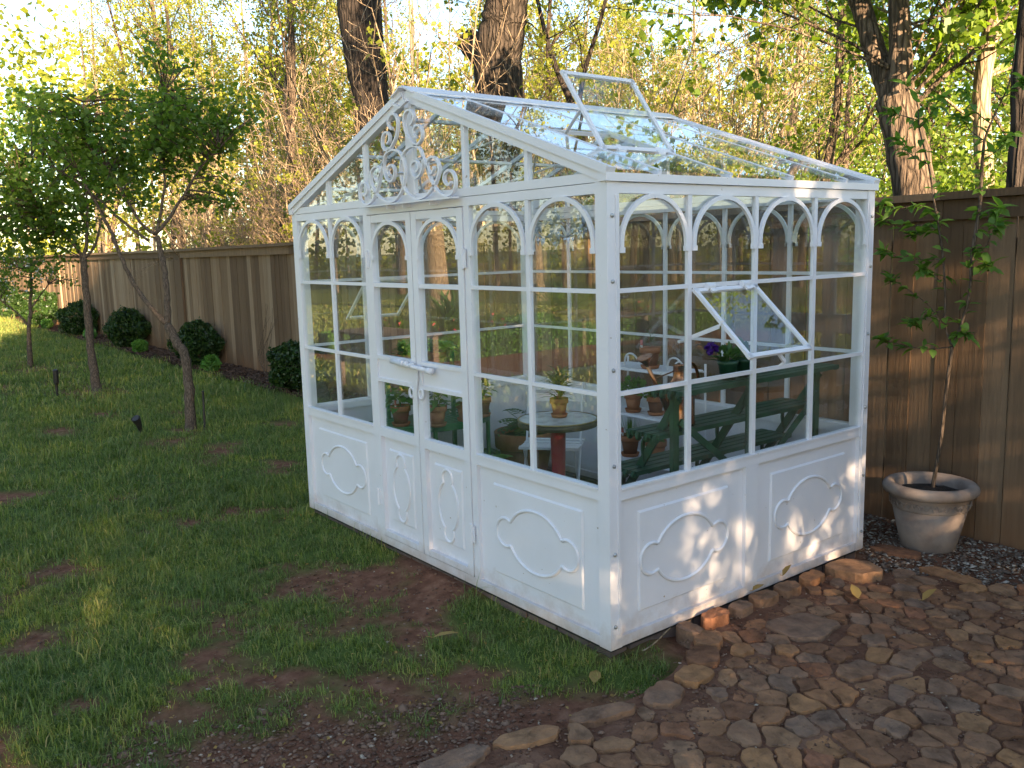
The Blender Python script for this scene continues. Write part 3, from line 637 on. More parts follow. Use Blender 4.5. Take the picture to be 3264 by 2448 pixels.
mb.tube([fm(mid+0.15, 0.034, 1.085), fm(mid+0.19, 0.034, 1.083)], 0.019, 10)
wbox(mb, fm, mid-0.24, mid-0.10, 0.007, 0.030, 1.090, 1.118); mb.build('door_bolt', 'white_paint', gh, GO, smooth=True)
mb = MB().ribbon(smoothpts([(mid+0.004, 1.09), (mid+0.010, 1.03), (mid-0.004, 0.98), (mid-0.006, 0.93), (mid+0.002, 0.885)], 5), 0.034, fm, 0.012, 0.018)
mb.build('hasp', 'white_paint', gh, GO)
for du in (-0.05, 0.045):
    pts = [fm(mid+du+0.022*math.cos(g), 0.010, 0.945+0.026*math.sin(g)) for g in np.linspace(0, 2*math.pi, 15)[:-1]]
    MB().tube(pts, 0.008, 6, closed=True).build('lock_eye', 'white_paint', gh, GO, smooth=True)

# roof
EZ = 1.985
def slope(s, side): return (0.012-(0.012+GW/2)*s, EZ+(RZ-EZ)*s) if side > 0 else (-GW-0.012+(0.012+GW/2)*s, EZ+(RZ-EZ)*s)
s1, s2 = 0.226, 0.527
RB = [-0.012, 0.31, 0.77, 1.23, 1.69, 1.962]
nslope = {sd: unit(np.array([(RZ-EZ)*sd, 0, GW/2])) for sd in (1, -1)}
def rpt(s, y, sd, off=0.0):
    x_, z_ = slope(s, sd); return np.array([x_, y, z_])+nslope[sd]*off
for sd in (1, -1):
    for y in RB[1:-1]: MB().bar(rpt(0.012, y, sd, 0.004), rpt(0.965, y, sd, 0.004), 0.020, 0.024, nslope[sd]).build('roof_bar', 'white_paint', gh, GO)
    for s in (s1, s2, 0.83):
        for i in range(5): MB().bar(rpt(s, RB[i]+0.013, sd, -0.004), rpt(s, RB[i+1]-0.013, sd, -0.004), 0.018, 0.018, nslope[sd]).build('purlin', 'white_paint', gh, GO)
    for i in range(5):
        for sa, sb in ((0.0, s1), (s1, s2), (s2, 0.985)):
            if sd > 0 and i == 1 and sa == s1: continue
            V = [rpt(s, y, sd, o_) for o_ in (0.010, 0.014) for s, y in ((sa+0.008, RB[i]+0.006), (sa+0.008, RB[i+1]-0.006), (sb-0.008, RB[i+1]-0.006), (sb-0.008, RB[i]+0.006))]
            MB().add(V, [(3, 2, 1, 0), (4, 5, 6, 7)]+[(k, (k+1) % 4, (k+1) % 4+4, k+4) for k in range(4)]).build('roof_pane', 'roof_glass', gh, GO)
    xe = 0.0 if sd > 0 else -GW
    MB().box(xe-sd*0.03, xe+sd*0.014, -0.016, GD+0.016, 1.9535, 1.9865).build('eave_fascia', 'white_paint', gh, GO)
    for yy in (0.012, GD-0.012):          # gable rafters
        a_, b_ = rpt(0.0, yy, sd, -0.010), rpt(0.985, yy, sd, -0.010)
        MB().bar(a_, b_, 0.040, 0.062, nslope[sd]).build('gable_rafter', 'white_paint', gh, GO)
        a_, b_ = rpt(0.0, yy+(0.026 if yy > 1 else -0.026)*1.0, sd, 0.010), rpt(0.98, yy+(0.026 if yy > 1 else -0.026), sd, 0.010)
        MB().bar(a_, b_, 0.010, 0.034, nslope[sd]).build('barge_strip', 'white_paint', gh, GO)
    # ridge cap leaf
    a_, b_ = rpt(0.94, 0.0, sd, 0.026), rpt(1.0, 0.0, sd, 0.030)
    V = [(p[0], y, p[2]+dz) for y in (-0.035, GD+0.02) for p, dz in ((a_, 0), (b_, 0.004), (b_, -0.004), (a_, -0.008))]
    MB().add(V, [(0, 1, 2, 3), (7, 6, 5, 4), (0, 4, 5, 1), (1, 5, 6, 2), (2, 6, 7, 3), (3, 7, 4, 0)]).build('ridge_cap', 'white_paint', gh, GO)
MB().box(RX-0.02, RX+0.02, -0.0, GD, RZ-0.075, RZ+0.01).build('ridge_beam', 'white_paint', gh, GO)
for yw, sgn in ((0.0, -1), (GD, 1)):
    mp = (lambda u, n, z, yw=yw, sgn=sgn: (u, yw+sgn*n, z))
    MB().box(-GW+0.03, -0.03, yw+sgn*0.002, yw-sgn*0.04, 1.9525, 1.992).build('gable_beam', 'white_paint', gh, GO)
    gb = [-2.405, -1.935, RX, -0.975, -0.505]
    zr = lambda x_: EZ+(RZ-EZ)*(1-abs(x_-RX)/(GW/2+0.012))-0.035
    for x_ in gb:
        w = 0.034 if x_ == RX else 0.013
        MB().box(x_-w, x_+w, yw-sgn*0.030, yw-sgn*0.004, 1.992, zr(x_)).build('gable_bar', 'white_paint', gh, GO)
    ed = [-GW+0.12]+gb+[-0.12]
    for x0, x1 in zip(ed[:-1], ed[1:]):
        poly = [(x0, 1.988), (x1, 1.988), (x1, zr(x1)+0.004), (x0, zr(x0)+0.004)]
        MB().prism(poly, mp, -0.020, -0.016).build('gable_pane', 'pane_glass', gh, GO)
# tie rods crossing under the roof
for y0, y1 in ((0.05, 1.0), (1.0, 1.9)):
    MB().tube([rpt(0.05, y0, -1, -0.03), rpt(0.9, y1, -1, -0.03)], 0.006, 6).build('brace_rod', 'white_paint', gh, GO)
    MB().tube([rpt(0.9, y0, -1, -0.045), rpt(0.05, y1, -1, -0.045)], 0.006, 6).build('brace_rod', 'white_paint', gh, GO)
def vent(name, P, label, hinge_off):
    """P: hinge a, hinge b, free b, free a"""
    a_, b_, c_, d_ = [np.asarray(p, float) for p in P]; nn = unit(np.cross(b_-a_, d_-a_))
    v_ = thing(name, None, None); v_.parent = gh; v_['label'] = label
    for p, q in ((a_, b_), (b_, c_), (c_, d_), (d_, a_)):
        dd = unit(q-p); MB().bar(p-dd*0.013*(1 if (p is b_ or p is d_) else 1), q+dd*0.013, 0.021, 0.014, nn).build('vent_frame', 'white_paint', v_, GO)
    V = [p+nn*o_ for o_ in (0.0, 0.004) for p in (a_, b_, c_, d_)]
    MB().add(V, [(3, 2, 1, 0), (4, 5, 6, 7)]+[(k, (k+1) % 4, (k+1) % 4+4, k+4) for k in range(4)]).build('pane', 'pane_glass', v_, GO)
    ax = unit(b_-a_)
    for f_ in (0.22, 0.80):
        p = a_+(b_-a_)*f_+np.asarray(hinge_off); mb = MB().tube([p-ax*0.024, p+ax*0.024], 0.015, 10)
        mb.bar(p-unit(d_-a_)*0.02, p+unit(d_-a_)*0.035, 0.03, 0.010, nn); mb.build('vent_hinge', 'white_paint', v_, GO, smooth=False)
    return v_
RV = vent('roof_vent', [(-0.375, 0.345, 2.135), (-0.375, 0.795, 2.135), (-0.635, 0.795, 2.497), (-0.635, 0.345, 2.497)], 'roof vent propped wide open above the right slope', (0.010, 0, -0.012))
for y in (0.36,):
    MB().bar((-0.52, y, 2.335), (-0.70, y+0.02, 2.20), 0.016, 0.006).build('stay_bar', 'white_paint', RV, GO)
SV = vent('side_vent', [(0.012, 0.518, 1.498), (0.012, 0.935, 1.498), (0.300, 0.935, 1.235), (0.300, 0.518, 1.235)], 'window vent propped open on the right side wall', (0.004, 0, 0.016))
MB().bar((0.165, 0.512, 1.378), (0.150, 0.506, 1.352), 0.016, 0.007).bar((0.150, 0.506, 1.352), (-0.05, 0.512, 1.279), 0.006, 0.018).tube([(-0.05, 0.52, 1.279), (-0.05, 0.48, 1.276)], 0.008, 8).build('stay_bar', 'white_paint', SV, GO)
MB().bar((0.292, 0.730, 1.226), (0.288, 0.778, 1.186), 0.010, 0.016).tube([(0.288, 0.778, 1.186), (0.270, 0.762, 1.166)], 0.006, 8).build('stay_handle', 'white_paint', SV, GO)
vent('side_vent', [(-GW-0.012, 0.935, 1.498), (-GW-0.012, 0.518, 1.498), (-GW-0.30, 0.518, 1.235), (-GW-0.30, 0.935, 1.235)], 'window vent propped open on the far left wall', (-0.004, 0, 0.016))

# wrought-iron scrolls over the door
S1 = [(0.088, 2.328), (0.118, 2.347), (0.123, 2.372), (0.091, 2.4), (0.053, 2.397), (0.03, 2.367), (0.031, 2.331), (0.05, 2.287), (0.085, 2.254), (0.121, 2.229), (0.158, 2.23), (0.191, 2.252), (0.193, 2.287), (0.171, 2.315), (0.14, 2.318), (0.117, 2.299), (0.121, 2.272), (0.142, 2.26)]
S2 = [(0.126, 2.094), (0.149, 2.112), (0.145, 2.138), (0.115, 2.149), (0.088, 2.136), (0.08, 2.111), (0.096, 2.077), (0.127, 2.066), (0.166, 2.084), (0.191, 2.13), (0.185, 2.179), (0.157, 2.211), (0.108, 2.224), (0.057, 2.218), (0.017, 2.199), (-0.016, 2.155), (-0.024, 2.099), (-0.009, 2.048), (0.026, 2.002), (0.087, 1.968), (0.15, 1.962), (0.212, 1.974), (0.262, 2.0), (0.3, 2.028), (0.333, 2.077), (0.327, 2.125), (0.297, 2.149), (0.262, 2.153), (0.233, 2.136), (0.231, 2.108), (0.25, 2.081), (0.268, 2.076), (0.287, 2.094), (0.285, 2.109)]
S3 = [(0.19, 2.163), (0.223, 2.115), (0.244, 2.072), (0.282, 2.018), (0.326, 1.98), (0.377, 1.963), (0.428, 1.966), (0.461, 1.99), (0.469, 2.032), (0.451, 2.064), (0.419, 2.079), (0.384, 2.067), (0.373, 2.04), (0.392, 2.016), (0.414, 2.012), (0.435, 2.023)]
om = lambda u, n, z: (RX+u, -n, z)
for S in (S1, S2, S3):
    for sg in (1, -1):
        MB().ribbon(smoothpts([(sg*x_, z_) for x_, z_ in S], 5), 0.0110, om, 0.026 if sg > 0 else 0.028, 0.044 if sg > 0 else 0.046).build('iron_scroll', 'white_paint', gh, GO)
for sg in (1, -1):
    MB().ribbon(smoothpts([(0.0, 2.425), (sg*0.03, 2.437), (sg*0.075, 2.452)], 4), 0.012, om, 0.03, 0.046).build('iron_scroll', 'white_paint', gh, GO)
MB().box(RX-0.44, RX+0.47, -0.062, -0.022, 1.944, 1.953).build('scroll_shelf', 'white_paint', gh, GO)
for x_ in (-1.62, -1.455, -1.2): MB().box(x_-0.004, x_+0.004, -0.05, 0.0, 1.925, 1.944).build('scroll_bracket', 'white_paint', gh, GO)
MB().tube([(RX-0.03, -0.05, 2.10), (RX+0.0, -0.02, 2.10)], 0.008, 8).build('scroll_bolt', 'steel', gh, GO)

# brick footing under the frame
foot = thing('brick_footing', 'low course of pale bricks under the white greenhouse frame', 'footing', (-GW/2, GD/2, -0.12))
bw = 0.20
def brick(x0, x1, y0, y1): 
    j = R.uniform(-.004, .004); MB().box(x0+j, x1+j, y0, y1, -0.125, -0.018+R.uniform(-.006, 0)).build('brick', 'brick', foot, (-GW/2, GD/2, -0.12))
x_ = -GW+0.02
while x_ < -0.1: brick(x_, min(x_+bw, -0.025), 0.018+R.uniform(-.004, .004), 0.12); x_ += bw+0.010
x_ = -GW+0.02
while x_ < -0.1: brick(x_, min(x_+bw, -0.025), GD-0.12, GD-0.02); x_ += bw+0.010
y_ = 0.135
while y_ < GD-0.16: brick(-0.115, -0.022, y_, min(y_+bw, GD-0.13)); brick(-GW+0.022, -GW+0.115, y_, min(y_+bw, GD-0.13)); y_ += bw+0.010
MB().box(-GW+0.012, -0.012, 0.012, 0.10, -0.017, -0.0025).box(-GW+0.012, -0.012, GD-0.10, GD-0.012, -0.017, -0.0025).box(-0.10, -0.012, 0.101, GD-0.101, -0.017, -0.0025).box(-GW+0.012, -GW+0.10, 0.101, GD-0.101, -0.017, -0.0025).build('dark_strip', 'black_metal', foot, (-GW/2, GD/2, -0.12))  # thin dark strip between the bricks and the frame

# ------------------------------------------------------------------ things inside the greenhouse
def herb(mb, h, spread, n, ll, lw, style, rg):
    """foliage about the origin (rim of a pot)"""
    for k in range(n):
        if style == 'basil':
            zz = h*rg.uniform(0.05, 1.0); g = rg.uniform(0, 6.28); rr = spread*rg.uniform(0.1, 0.75)*(1.1-0.5*zz/h)
            d = np.array([math.cos(g), math.sin(g), rg.uniform(-0.2, 0.5)]); mb.leaf((rr*math.cos(g), rr*math.sin(g), zz), d, (0, 0, 1), ll*rg.uniform(.7, 1.2), lw*rg.uniform(.8, 1.2), 0.35, 0.12)
        elif style == 'strap':
            g = rg.uniform(0, 6.28); zz = rg.uniform(0, h*0.85); d = np.array([math.cos(g), math.sin(g), rg.uniform(0.3, 1.6)])
            mb.leaf((0.012*math.cos(g), 0.012*math.sin(g), zz), d, (0, 0, 1), ll*rg.uniform(.7, 1.25), lw, 0.45, 0.1)
        elif style == 'bushy':
            p = np.array([rg.gauss(0, 1), rg.gauss(0, 1), abs(rg.gauss(0, 1))]); p = unit(p)*rg.uniform(.5, 1)
            mb.leaf((p[0]*spread, p[1]*spread, p[2]*h), p+np.array([0, 0, 0.2]), (rg.gauss(0, .4), rg.gauss(0, .4), 1), ll*rg.uniform(.6, 1.2), lw*rg.uniform(.7, 1.2), 0.2, 0.15)
        elif style == 'chive':
            g = rg.uniform(0, 6.28); rr = spread*rg.uniform(0, 1); mb.leaf((0.35*rr*math.cos(g), 0.35*rr*math.sin(g), 0), (0.5*rr/spread*math.cos(g), 0.5*rr/spread*math.sin(g), 1), (math.sin(g), math.cos(g), 0.1), h*rg.uniform(.6, 1.1), lw, 0.1, 0.1)
        elif style == 'feather':
            g = rg.uniform(0, 6.28); base = np.array([0, 0, h*rg.uniform(0.2, .8)]); d = unit(np.array([math.cos(g), math.sin(g), rg.uniform(.1, .8)]))
            for j in range(7):
                q = base+d*spread*(j+1)/7-np.array([0, 0, 1])*0.4*spread*((j+1)/7)**2
                for sg in (-1, 1): mb.leaf(q, np.cross(d, (0, 0, 1))*sg+d*0.5, (0, 0, 1), ll*(1-0.08*j), lw, 0.3, 0.1)
    if style in ('basil', 'bushy', 'feather'):
        for k in range(3): mb.tube([(0, 0, -0.01), (rg.gauss(0, spread*.15), rg.gauss(0, spread*.15), h*0.5), (rg.gauss(0, spread*.3), rg.gauss(0, spread*.3), h*0.9)], [0.003, 0.0025, 0.0015], 5)
def pot(name, label, loc, d, h, style, fol, seed, leafm='leaf_herb', saucer=True, tagc=None, bare=False, mats=('terracotta', 'terracotta_wet'), group=None, cat='potted plant'):
    rg = random.Random(seed); o = thing(name, label, cat, loc, group); r = d/2; z0 = 0.012 if saucer else 0.0
    if saucer: MB().lathe([(0, 0), (r*0.78, 0), (r*0.92, 0.022), (r*0.86, 0.022), (r*0.74, 0.010), (0, 0.010)], 28).build('saucer', mats[0], o, smooth=True)
    body = MB().lathe([(0, z0), (r*0.62, z0), (r*0.86, z0+h*0.72), (r*0.80, z0+h*0.72), (r*0.60, z0+0.02), (0, z0+0.02)], 28).build('pot_body', mats[1] if seed % 2 else mats[0], o, smooth=True)
    MB().lathe([(r*0.86, z0+h*0.70), (r*0.98, z0+h*0.71), (r, z0+h*0.985), (r*0.98, z0+h), (r*0.90, z0+h), (r*0.86, z0+h*0.8), (r*0.80, z0+h*0.72)], 28).build('pot_rim', mats[0], body, smooth=True)
    mb = MB().lathe([(0.0, h*0.90+z0), (r*0.5, h*0.91+z0), (r*0.88, h*0.88+z0)], 16); mb.build('soil', 'potting_soil', o, smooth=True)
    if style:
        mb = MB(); herb(mb, *fol, style, rg); mb.v = [(a_, b_, c_+z0+h*0.9) for a_, b_, c_ in mb.v]; mb.build('foliage', leafm, o, smooth=True)
    if tagc:
        tx, ty = tagc; tg = MB().box(tx-0.009, tx+0.009, ty-0.0012, ty+0.0012, h*0.85, h+0.055).build('plant_tag', 'white_plastic', o)
        MB().box(tx-0.0095, tx+0.0095, ty-0.0022, ty+0.0022, h+0.022, h+0.056).build('tag_print', 'tag_red', tg)
    return o
# half-round green etagere by the left wall
et = thing('plant_stand', 'bright green half-round tiered plant stand seen through the double doors', 'plant stand', (-2.80, 0.84, -0.04))
def demi(cx, cy_, r, z, n=22): return [(cx+r*math.cos(g), cy_+r*math.sin(g), z) for g in np.linspace(-math.pi/2, math.pi/2, n)]
for z, r in ((0.548, 0.50), (0.86, 0.27), (0.20, 0.60)):
    mb = MB(); C = demi(0, 0, r, 0)
    mb.ribbon([(p[0], p[1]) for p in C], 0.008, lambda u, n, w, z=z: (-2.80+u, 0.84+w, z-n), 0.0, 0.045); mb.build('shelf_rim', 'bright_green_paint', et, (-2.80, 0.84, -0.04))
    k = 0
    for rr in np.arange(r-0.03, 0.04, -0.045):
        MB().ribbon([(p[0], p[1]) for p in demi(0, 0, rr, 0)], 0.026, lambda u, n, w, z=z: (-2.80+u, 0.84+w, z-n), 0.0, 0.008).build('shelf_slat', 'bright_green_paint', et, (-2.80, 0.84, -0.04))
    for g in (-1.2, -0.4, 0.4, 1.2): MB().bar((-2.80, 0.84, z-0.018), (-2.80+r*math.cos(g), 0.84+r*math.sin(g), z-0.018), 0.02, 0.012).build('shelf_spoke', 'bright_green_paint', et, (-2.80, 0.84, -0.04))
for x_, y_, zt in ((-2.33, 0.66, 0.55), (-2.33, 1.02, 0.55), (-2.50, 0.46, 0.55), (-2.50, 1.22, 0.55), (-2.55, 0.72, 0.95), (-2.55, 0.96, 0.95), (-2.78, 0.57, 1.0), (-2.78, 1.12, 1.0)):
    MB().box(x_-0.011, x_+0.011, y_-0.011, y_+0.011, -0.04, zt-0.002).build('leg', 'bright_green_paint', et, (-2.80, 0.84, -0.04))
SZ = 0.549
basil = (0.15, 0.085, 44, 0.080, 0.058)
pot('potted_basil', 'leftmost terracotta pot of large-leaved basil on the green stand', (-2.50, 0.50, SZ), 0.138, 0.125, 'basil', basil, 3, tagc=(0.03, -0.055))
pot('potted_basil', 'terracotta pot of bushy basil on the green stand behind the right door', (-2.31, 0.665, SZ), 0.138, 0.125, 'basil', (0.16, 0.085, 70, 0.062, 0.048), 4, tagc=(-0.02, -0.06))
pot('potted_herb', 'terracotta pot with pale round leaves beside the door frame', (-2.33, 0.90, SZ), 0.115, 0.11, 'basil', (0.09, 0.075, 26, 0.065, 0.055), 6)
pot('potted_basil', 'rightmost terracotta pot of tall basil on the green stand, with a tag', (-2.37, 1.08, SZ), 0.13, 0.125, 'basil', (0.19, 0.08, 60, 0.062, 0.046), 5, tagc=(0.05, -0.02))
pot('potted_flower', 'terracotta pot of pink flowers on the upper tier of the green stand', (-2.66, 0.66, 0.861), 0.14, 0.13, 'bushy', (0.08, 0.08, 80, 0.045, 0.034), 7, leafm='leaf_dark')
pot('potted_fern', 'terracotta pot with trailing fern on the upper tier of the green stand', (-2.62, 0.88, 0.861), 0.14, 0.13, 'feather', (0.10, 0.14, 26, 0.055, 0.024), 8)
pot('potted_herb', 'small herb pot standing low on the floor behind the green stand legs', (-2.02, 0.92, -0.035), 0.13, 0.12, 'feather', (0.34, 0.12, 22, 0.06, 0.028), 10)
# big pot with a tomato
pot('large_terracotta_pot', 'large terracotta pot with a leafy tomato plant on the gravel behind the table', (-2.50, 1.56, -0.04), 0.46, 0.40, 'feather', (0.20, 0.22, 12, 0.085, 0.035), 9, leafm='leaf_dark', saucer=False)
# bistro table
tb = thing('bistro_table', 'small round marble-topped table with brass edge and red pedestal', 'table', (-1.43, 0.96, -0.04)); TO = (-1.43, 0.96, -0.04)
MB().lathe([(0, 0.655), (0.236, 0.655), (0.238, 0.675), (0.232, 0.680), (0, 0.680)], 48, (-1.43, 0.96, 0)).build('table_top', 'marble', tb, TO, smooth=False)
MB().lathe([(0.2382, 0.638), (0.243, 0.640), (0.243, 0.672), (0.2385, 0.673)], 48, (-1.43, 0.96, 0)).build('table_edge', 'bronze', tb, TO, smooth=True)
MB().lathe([(0.2382, 0.6735), (0.2445, 0.674), (0.2445, 0.680), (0.2385, 0.682)], 48, (-1.43, 0.96, 0)).build('edge_band', 'brass', tb, TO, smooth=True)
MB().lathe([(0.18, 0.654), (0.08, 0.642), (0.048, 0.62), (0.034, 0.05), (0.16, 0.0), (0.18, -0.04)], 20, (-1.43, 0.96, 0)).build('pedestal', 'red_enamel', tb, TO, smooth=True)
pot('potted_flower', 'terracotta pot of dark strap-leaved stocks standing on the round table', (-1.45, 0.99, 0.681), 0.115, 0.105, 'strap', (0.19, 0.06, 130, 0.105, 0.017), 12, leafm='leaf_dark', mats=('terracotta', 'terracotta'))
# folding chair
ch = thing('garden_chair', 'white slatted folding chair behind the round table', 'chair', (-1.79, 1.21, -0.04)); CO = (-1.79, 1.21, -0.04)
e1 = np.array([0.77, 0.638, 0]); e2 = np.array([-0.638, 0.77, 0]); c0 = np.array([-1.69, 1.10, 0.0])
for k in range(5):
    p = c0+e2*(0.02+k*0.062); zz = 0.425-0.010*math.sin(k/4*3.14)
    MB().bar(p-e1*0.195+(0, 0, zz), p+e1*0.195+(0, 0, zz), 0.046, 0.016).build('seat_slat', 'white_paint', ch, CO)
for zz, off in ((0.70, 0.345), (0.775, 0.355)):
    pts = [c0+e1*u_+e2*(off+0.02*(1-(u_/0.2)**2))+np.array([0, 0, zz]) for u_ in np.linspace(-0.2, 0.2, 7)]
    mb = MB()
    for p, q in zip(pts[:-1], pts[1:]): mb.bar(p, q, 0.012, 0.052)
    mb.build('back_slat', 'white_paint', ch, CO)
for sg in (-1, 1):
    a_ = c0+e1*0.18*sg
    MB().tube([a_+e2*-0.02+(0, 0, -0.04), a_+e2*0.20+(0, 0, 0.42), a_+e2*0.335+(0, 0, 0.80)], 0.008, 6).build('leg', 'white_paint', ch, CO)
    MB().tube([a_*1+e1*(-0.018*sg)+e2*0.34+(0, 0, -0.04), a_+e1*(-0.018*sg)+e2*0.02+(0, 0, 0.41)], 0.008, 6).build('leg', 'white_paint', ch, CO)
MB().tube([c0-e1*0.18+e2*0.06+(0, 0, 0.13), c0+e1*0.18+e2*0.06+(0, 0, 0.13)], 0.006, 6).build('stretcher', 'white_paint', ch, CO)
# white three-tier wire stand at the back
ws = thing('white_plant_stand', 'white metal three-tier shelf against the back wall', 'plant stand', (-1.34, 1.68, -0.04)); WO = (-1.34, 1.68, -0.04)
for zz in (0.32, 0.62, 0.92):
    for k in range(5): MB().box(-1.67, -1.02, 1.57+k*0.05, 1.607+k*0.05, zz-0.006, zz+0.004).build('shelf_slat', 'white_paint', ws, WO)
    for y_ in (1.565, 1.815): MB().tube([(-1.68, y_, zz-0.01), (-1.01, y_, zz-0.01)], 0.006, 6).build('shelf_rod', 'white_paint', ws, WO)
for x_ in (-1.68, -1.01):
    for y_ in (1.563, 1.817):
        MB().tube([(x_-(0.03 if x_ < -1.3 else -0.03), y_, -0.04), (x_, y_, 0.5), (x_, y_, 0.96)], 0.008, 6).build('leg', 'white_paint', ws, WO)
    pts = [(x_, 1.56+0.03*math.sin(g)*g/5, 0.96+0.03*math.cos(g)*g/5) for g in np.linspace(0, 9, 24)]
    MB().tube(pts, 0.005, 5).build('scroll', 'white_paint', ws, WO)
for x_ in (-1.52, -1.15): MB().tube(smoothpts([(x_, 1.62, 0.93), (x_+0.04, 1.60, 1.0), (x_+0.10, 1.60, 1.01), (x_+0.15, 1.62, 0.95)], 5), 0.006, 6).build('scroll', 'white_paint', ws, WO)
pot('potted_rosemary', 'terracotta pot of upright rosemary on the top white shelf, with a tag', (-1.31, 1.64, 0.925), 0.135, 0.125, 'strap', (0.14, 0.04, 50, 0.05, 0.006), 13, leafm='leaf_dark', tagc=(-0.045, -0.03))
pot('potted_parsley', 'terracotta pot of curly parsley on the middle white shelf', (-1.46, 1.64, 0.625), 0.12, 0.11, 'bushy', (0.10, 0.11, 90, 0.05, 0.035), 14)
pot('potted_parsley', 'terracotta pot half hidden by the copper can on the middle white shelf', (-1.28, 1.66, 0.625), 0.12, 0.11, 'bushy', (0.08, 0.09, 60, 0.04, 0.03), 15)
pot('potted_chives', 'terracotta pot of thin chives on the lowest white shelf', (-1.49, 1.64, 0.325), 0.135, 0.13, 'chive', (0.15, 0.10, 60, 0, 0.004), 17, tagc=(-0.05, -0.02))
pot('potted_herb', 'plain terracotta pot of low thyme on the lowest white shelf', (-1.26, 1.64, 0.325), 0.14, 0.13, 'bushy', (0.05, 0.06, 40, 0.03, 0.02), 16)
# long stepped green plant bench by the right wall
bn_ = thing('stepped_plant_bench', 'weathered dark green three-step plant bench along the right wall', 'plant bench', (-0.5, 1.27, -0.04)); BO = (-0.5, 1.27, -0.04)
TIERS = ((1.015, -0.13, -0.33), (0.79, -0.27, -0.50), (0.585, -0.42, -0.64))
for zz, xa, xb in TIERS:
    k = 4; w = abs(xb-xa)/k
    for j in range(k):
        x_ = xa-(j+0.5)*w
        mb = MB().bar((x_, 0.60, zz), (x_, 1.885, zz), w*0.82, 0.022); mb.build('shelf_slat', 'green_paint', bn_, BO)
        pts = [(x_+0.0, 0.603-0.013*math.sin(g), zz-0.012+0.013*math.cos(g)) for g in np.linspace(0, 4.2, 10)]
        MB().tube(pts, [0.010]*10, 6).build('slat_curl', 'green_paint', bn_, BO, smooth=True)
for y_ in (0.685, 1.265, 1.855):
    MB().box(-0.27, -0.245, y_-0.02, y_+0.02, -0.04, 1.0).build('post', 'green_paint', bn_, BO)
    MB().bar((-0.255, y_+0.026, 0.97), (-0.93, y_+0.026, -0.03), 0.012, 0.042, (0.83, 0, 0.56)).build('leg', 'green_paint', bn_, BO)
    for (zz, xa, xb) in TIERS:
        xd = -0.255-(0.97-(zz-0.15))*0.675
        pts = smoothpts([(xd, y_+0.026, zz-0.17), (xd+0.03 if zz > 0.9 else xd-0.01, y_+0.026, zz-0.08), (xb+0.06, y_+0.026, zz-0.02), (xa-0.02, y_+0.026, zz-0.014)], 5)
        mb = MB()
        for p, q in zip(pts[:-1], pts[1:]): mb.bar(p, q, 0.022, 0.010)
        mb.build('bracket', 'green_paint', bn_, BO)
for y0, y1 in ((0.70, 1.25), (1.84, 1.28)):
    MB().bar((-0.235, y0, 0.86), (-0.235, y1, 0.46), 0.010, 0.034).build('cross_brace', 'green_paint', bn_, BO)
# copper watering can on the middle step
CX, CY, CZ = -0.385, 0.865, 0.803
wc = thing('watering_can', 'copper watering can with long spout and wide rose on the green bench', 'watering can', (CX, CY, CZ)); wo_ = (CX, CY, CZ)
MB().lathe([(0, 0), (0.080, 0), (0.080, 0.02), (0.077, 0.024), (0.077, 0.150), (0.079, 0.156), (0.060, 0.19), (0.034, 0.235), (0.031, 0.24), (0.031, 0.300), (0.033, 0.303), (0.028, 0.303), (0.027, 0.25)], 28, wo_).build('can_body', 'copper', wc, wo_, smooth=True)
sd_ = np.array([-0.12, -0.99, 0])
p0 = np.array(wo_)+sd_*0.075+np.array([0, 0, 0.08]); p1 = np.array(wo_)+sd_*0.205+np.array([0, 0, 0.315])
spt = MB().tube([p0, (p0+p1)/2, p1], [0.016, 0.012, 0.009], 10).build('spout', 'copper', wc, wo_, smooth=True)
dr = unit(unit(p1-p0)+np.array([0, 0, .35])); MB().tube([p1, p1+dr*0.02, p1+dr*0.045, p1+dr*0.05, p1+dr*0.051], [0.011, 0.020, 0.040, 0.040, 0.001], 18).build('rose', 'copper', spt, wo_, smooth=False)
MB().tube([np.array(wo_)+sd_*0.03+(0, 0, 0.275), np.array(wo_)+sd_*0.165+(0, 0, 0.245)], 0.004, 6).build('spout_stay', 'copper', wc, wo_)
hd = -sd_; MB().tube(smoothpts([np.array(wo_)+hd*0.03+(0, 0, 0.285), np.array(wo_)+hd*0.09+(0, 0, 0.30), np.array(wo_)+hd*0.125+(0, 0, 0.22), np.array(wo_)+hd*0.078+(0, 0, 0.08)], 6), 0.008, 8).build('handle', 'copper', wc, wo_, smooth=True)
# nursery pots on the top step
def nursery(label, loc, seed, flower):
    rg = random.Random(seed); o = thing('nursery_pot', label, 'potted plant', loc)
    MB().lathe([(0, 0), (0.036, 0), (0.047, 0.072), (0.050, 0.074), (0.053, 0.094), (0.049, 0.094), (0.045, 0.074), (0.034, 0.012), (0, 0.012)], 24).build('pot_body', 'green_plastic', o, smooth=True)
    MB().lathe([(0, 0.082), (0.047, 0.080)], 14).build('soil', 'potting_soil', o)
    mb = MB(); herb(mb, 0.07, 0.06, 42, 0.055, 0.032, 'bushy', rg); mb.v = [(a_, b_, c_+0.085) for a_, b_, c_ in mb.v]; mb.build('foliage', 'leaf_dark', o, smooth=True)
    if flower:
        mb = MB(); c_ = np.array([-0.01, -0.115, 0.165])
        for k in range(34):
            d = unit(np.array([rg.gauss(0, 1), rg.gauss(0, 1), rg.gauss(0, .9)])); mb.leaf(c_+d*0.008, d, (rg.gauss(0, 1), rg.gauss(0, 1), 1), 0.030, 0.028, 0.3, 0.2)
        mb.build('flower', 'petal_purple', o, smooth=True)
        MB().tube([(0, -0.02, 0.09), (-0.005, -0.07, 0.14), c_], [0.002]*3, 5).build('stem', 'leaf_dark', o)
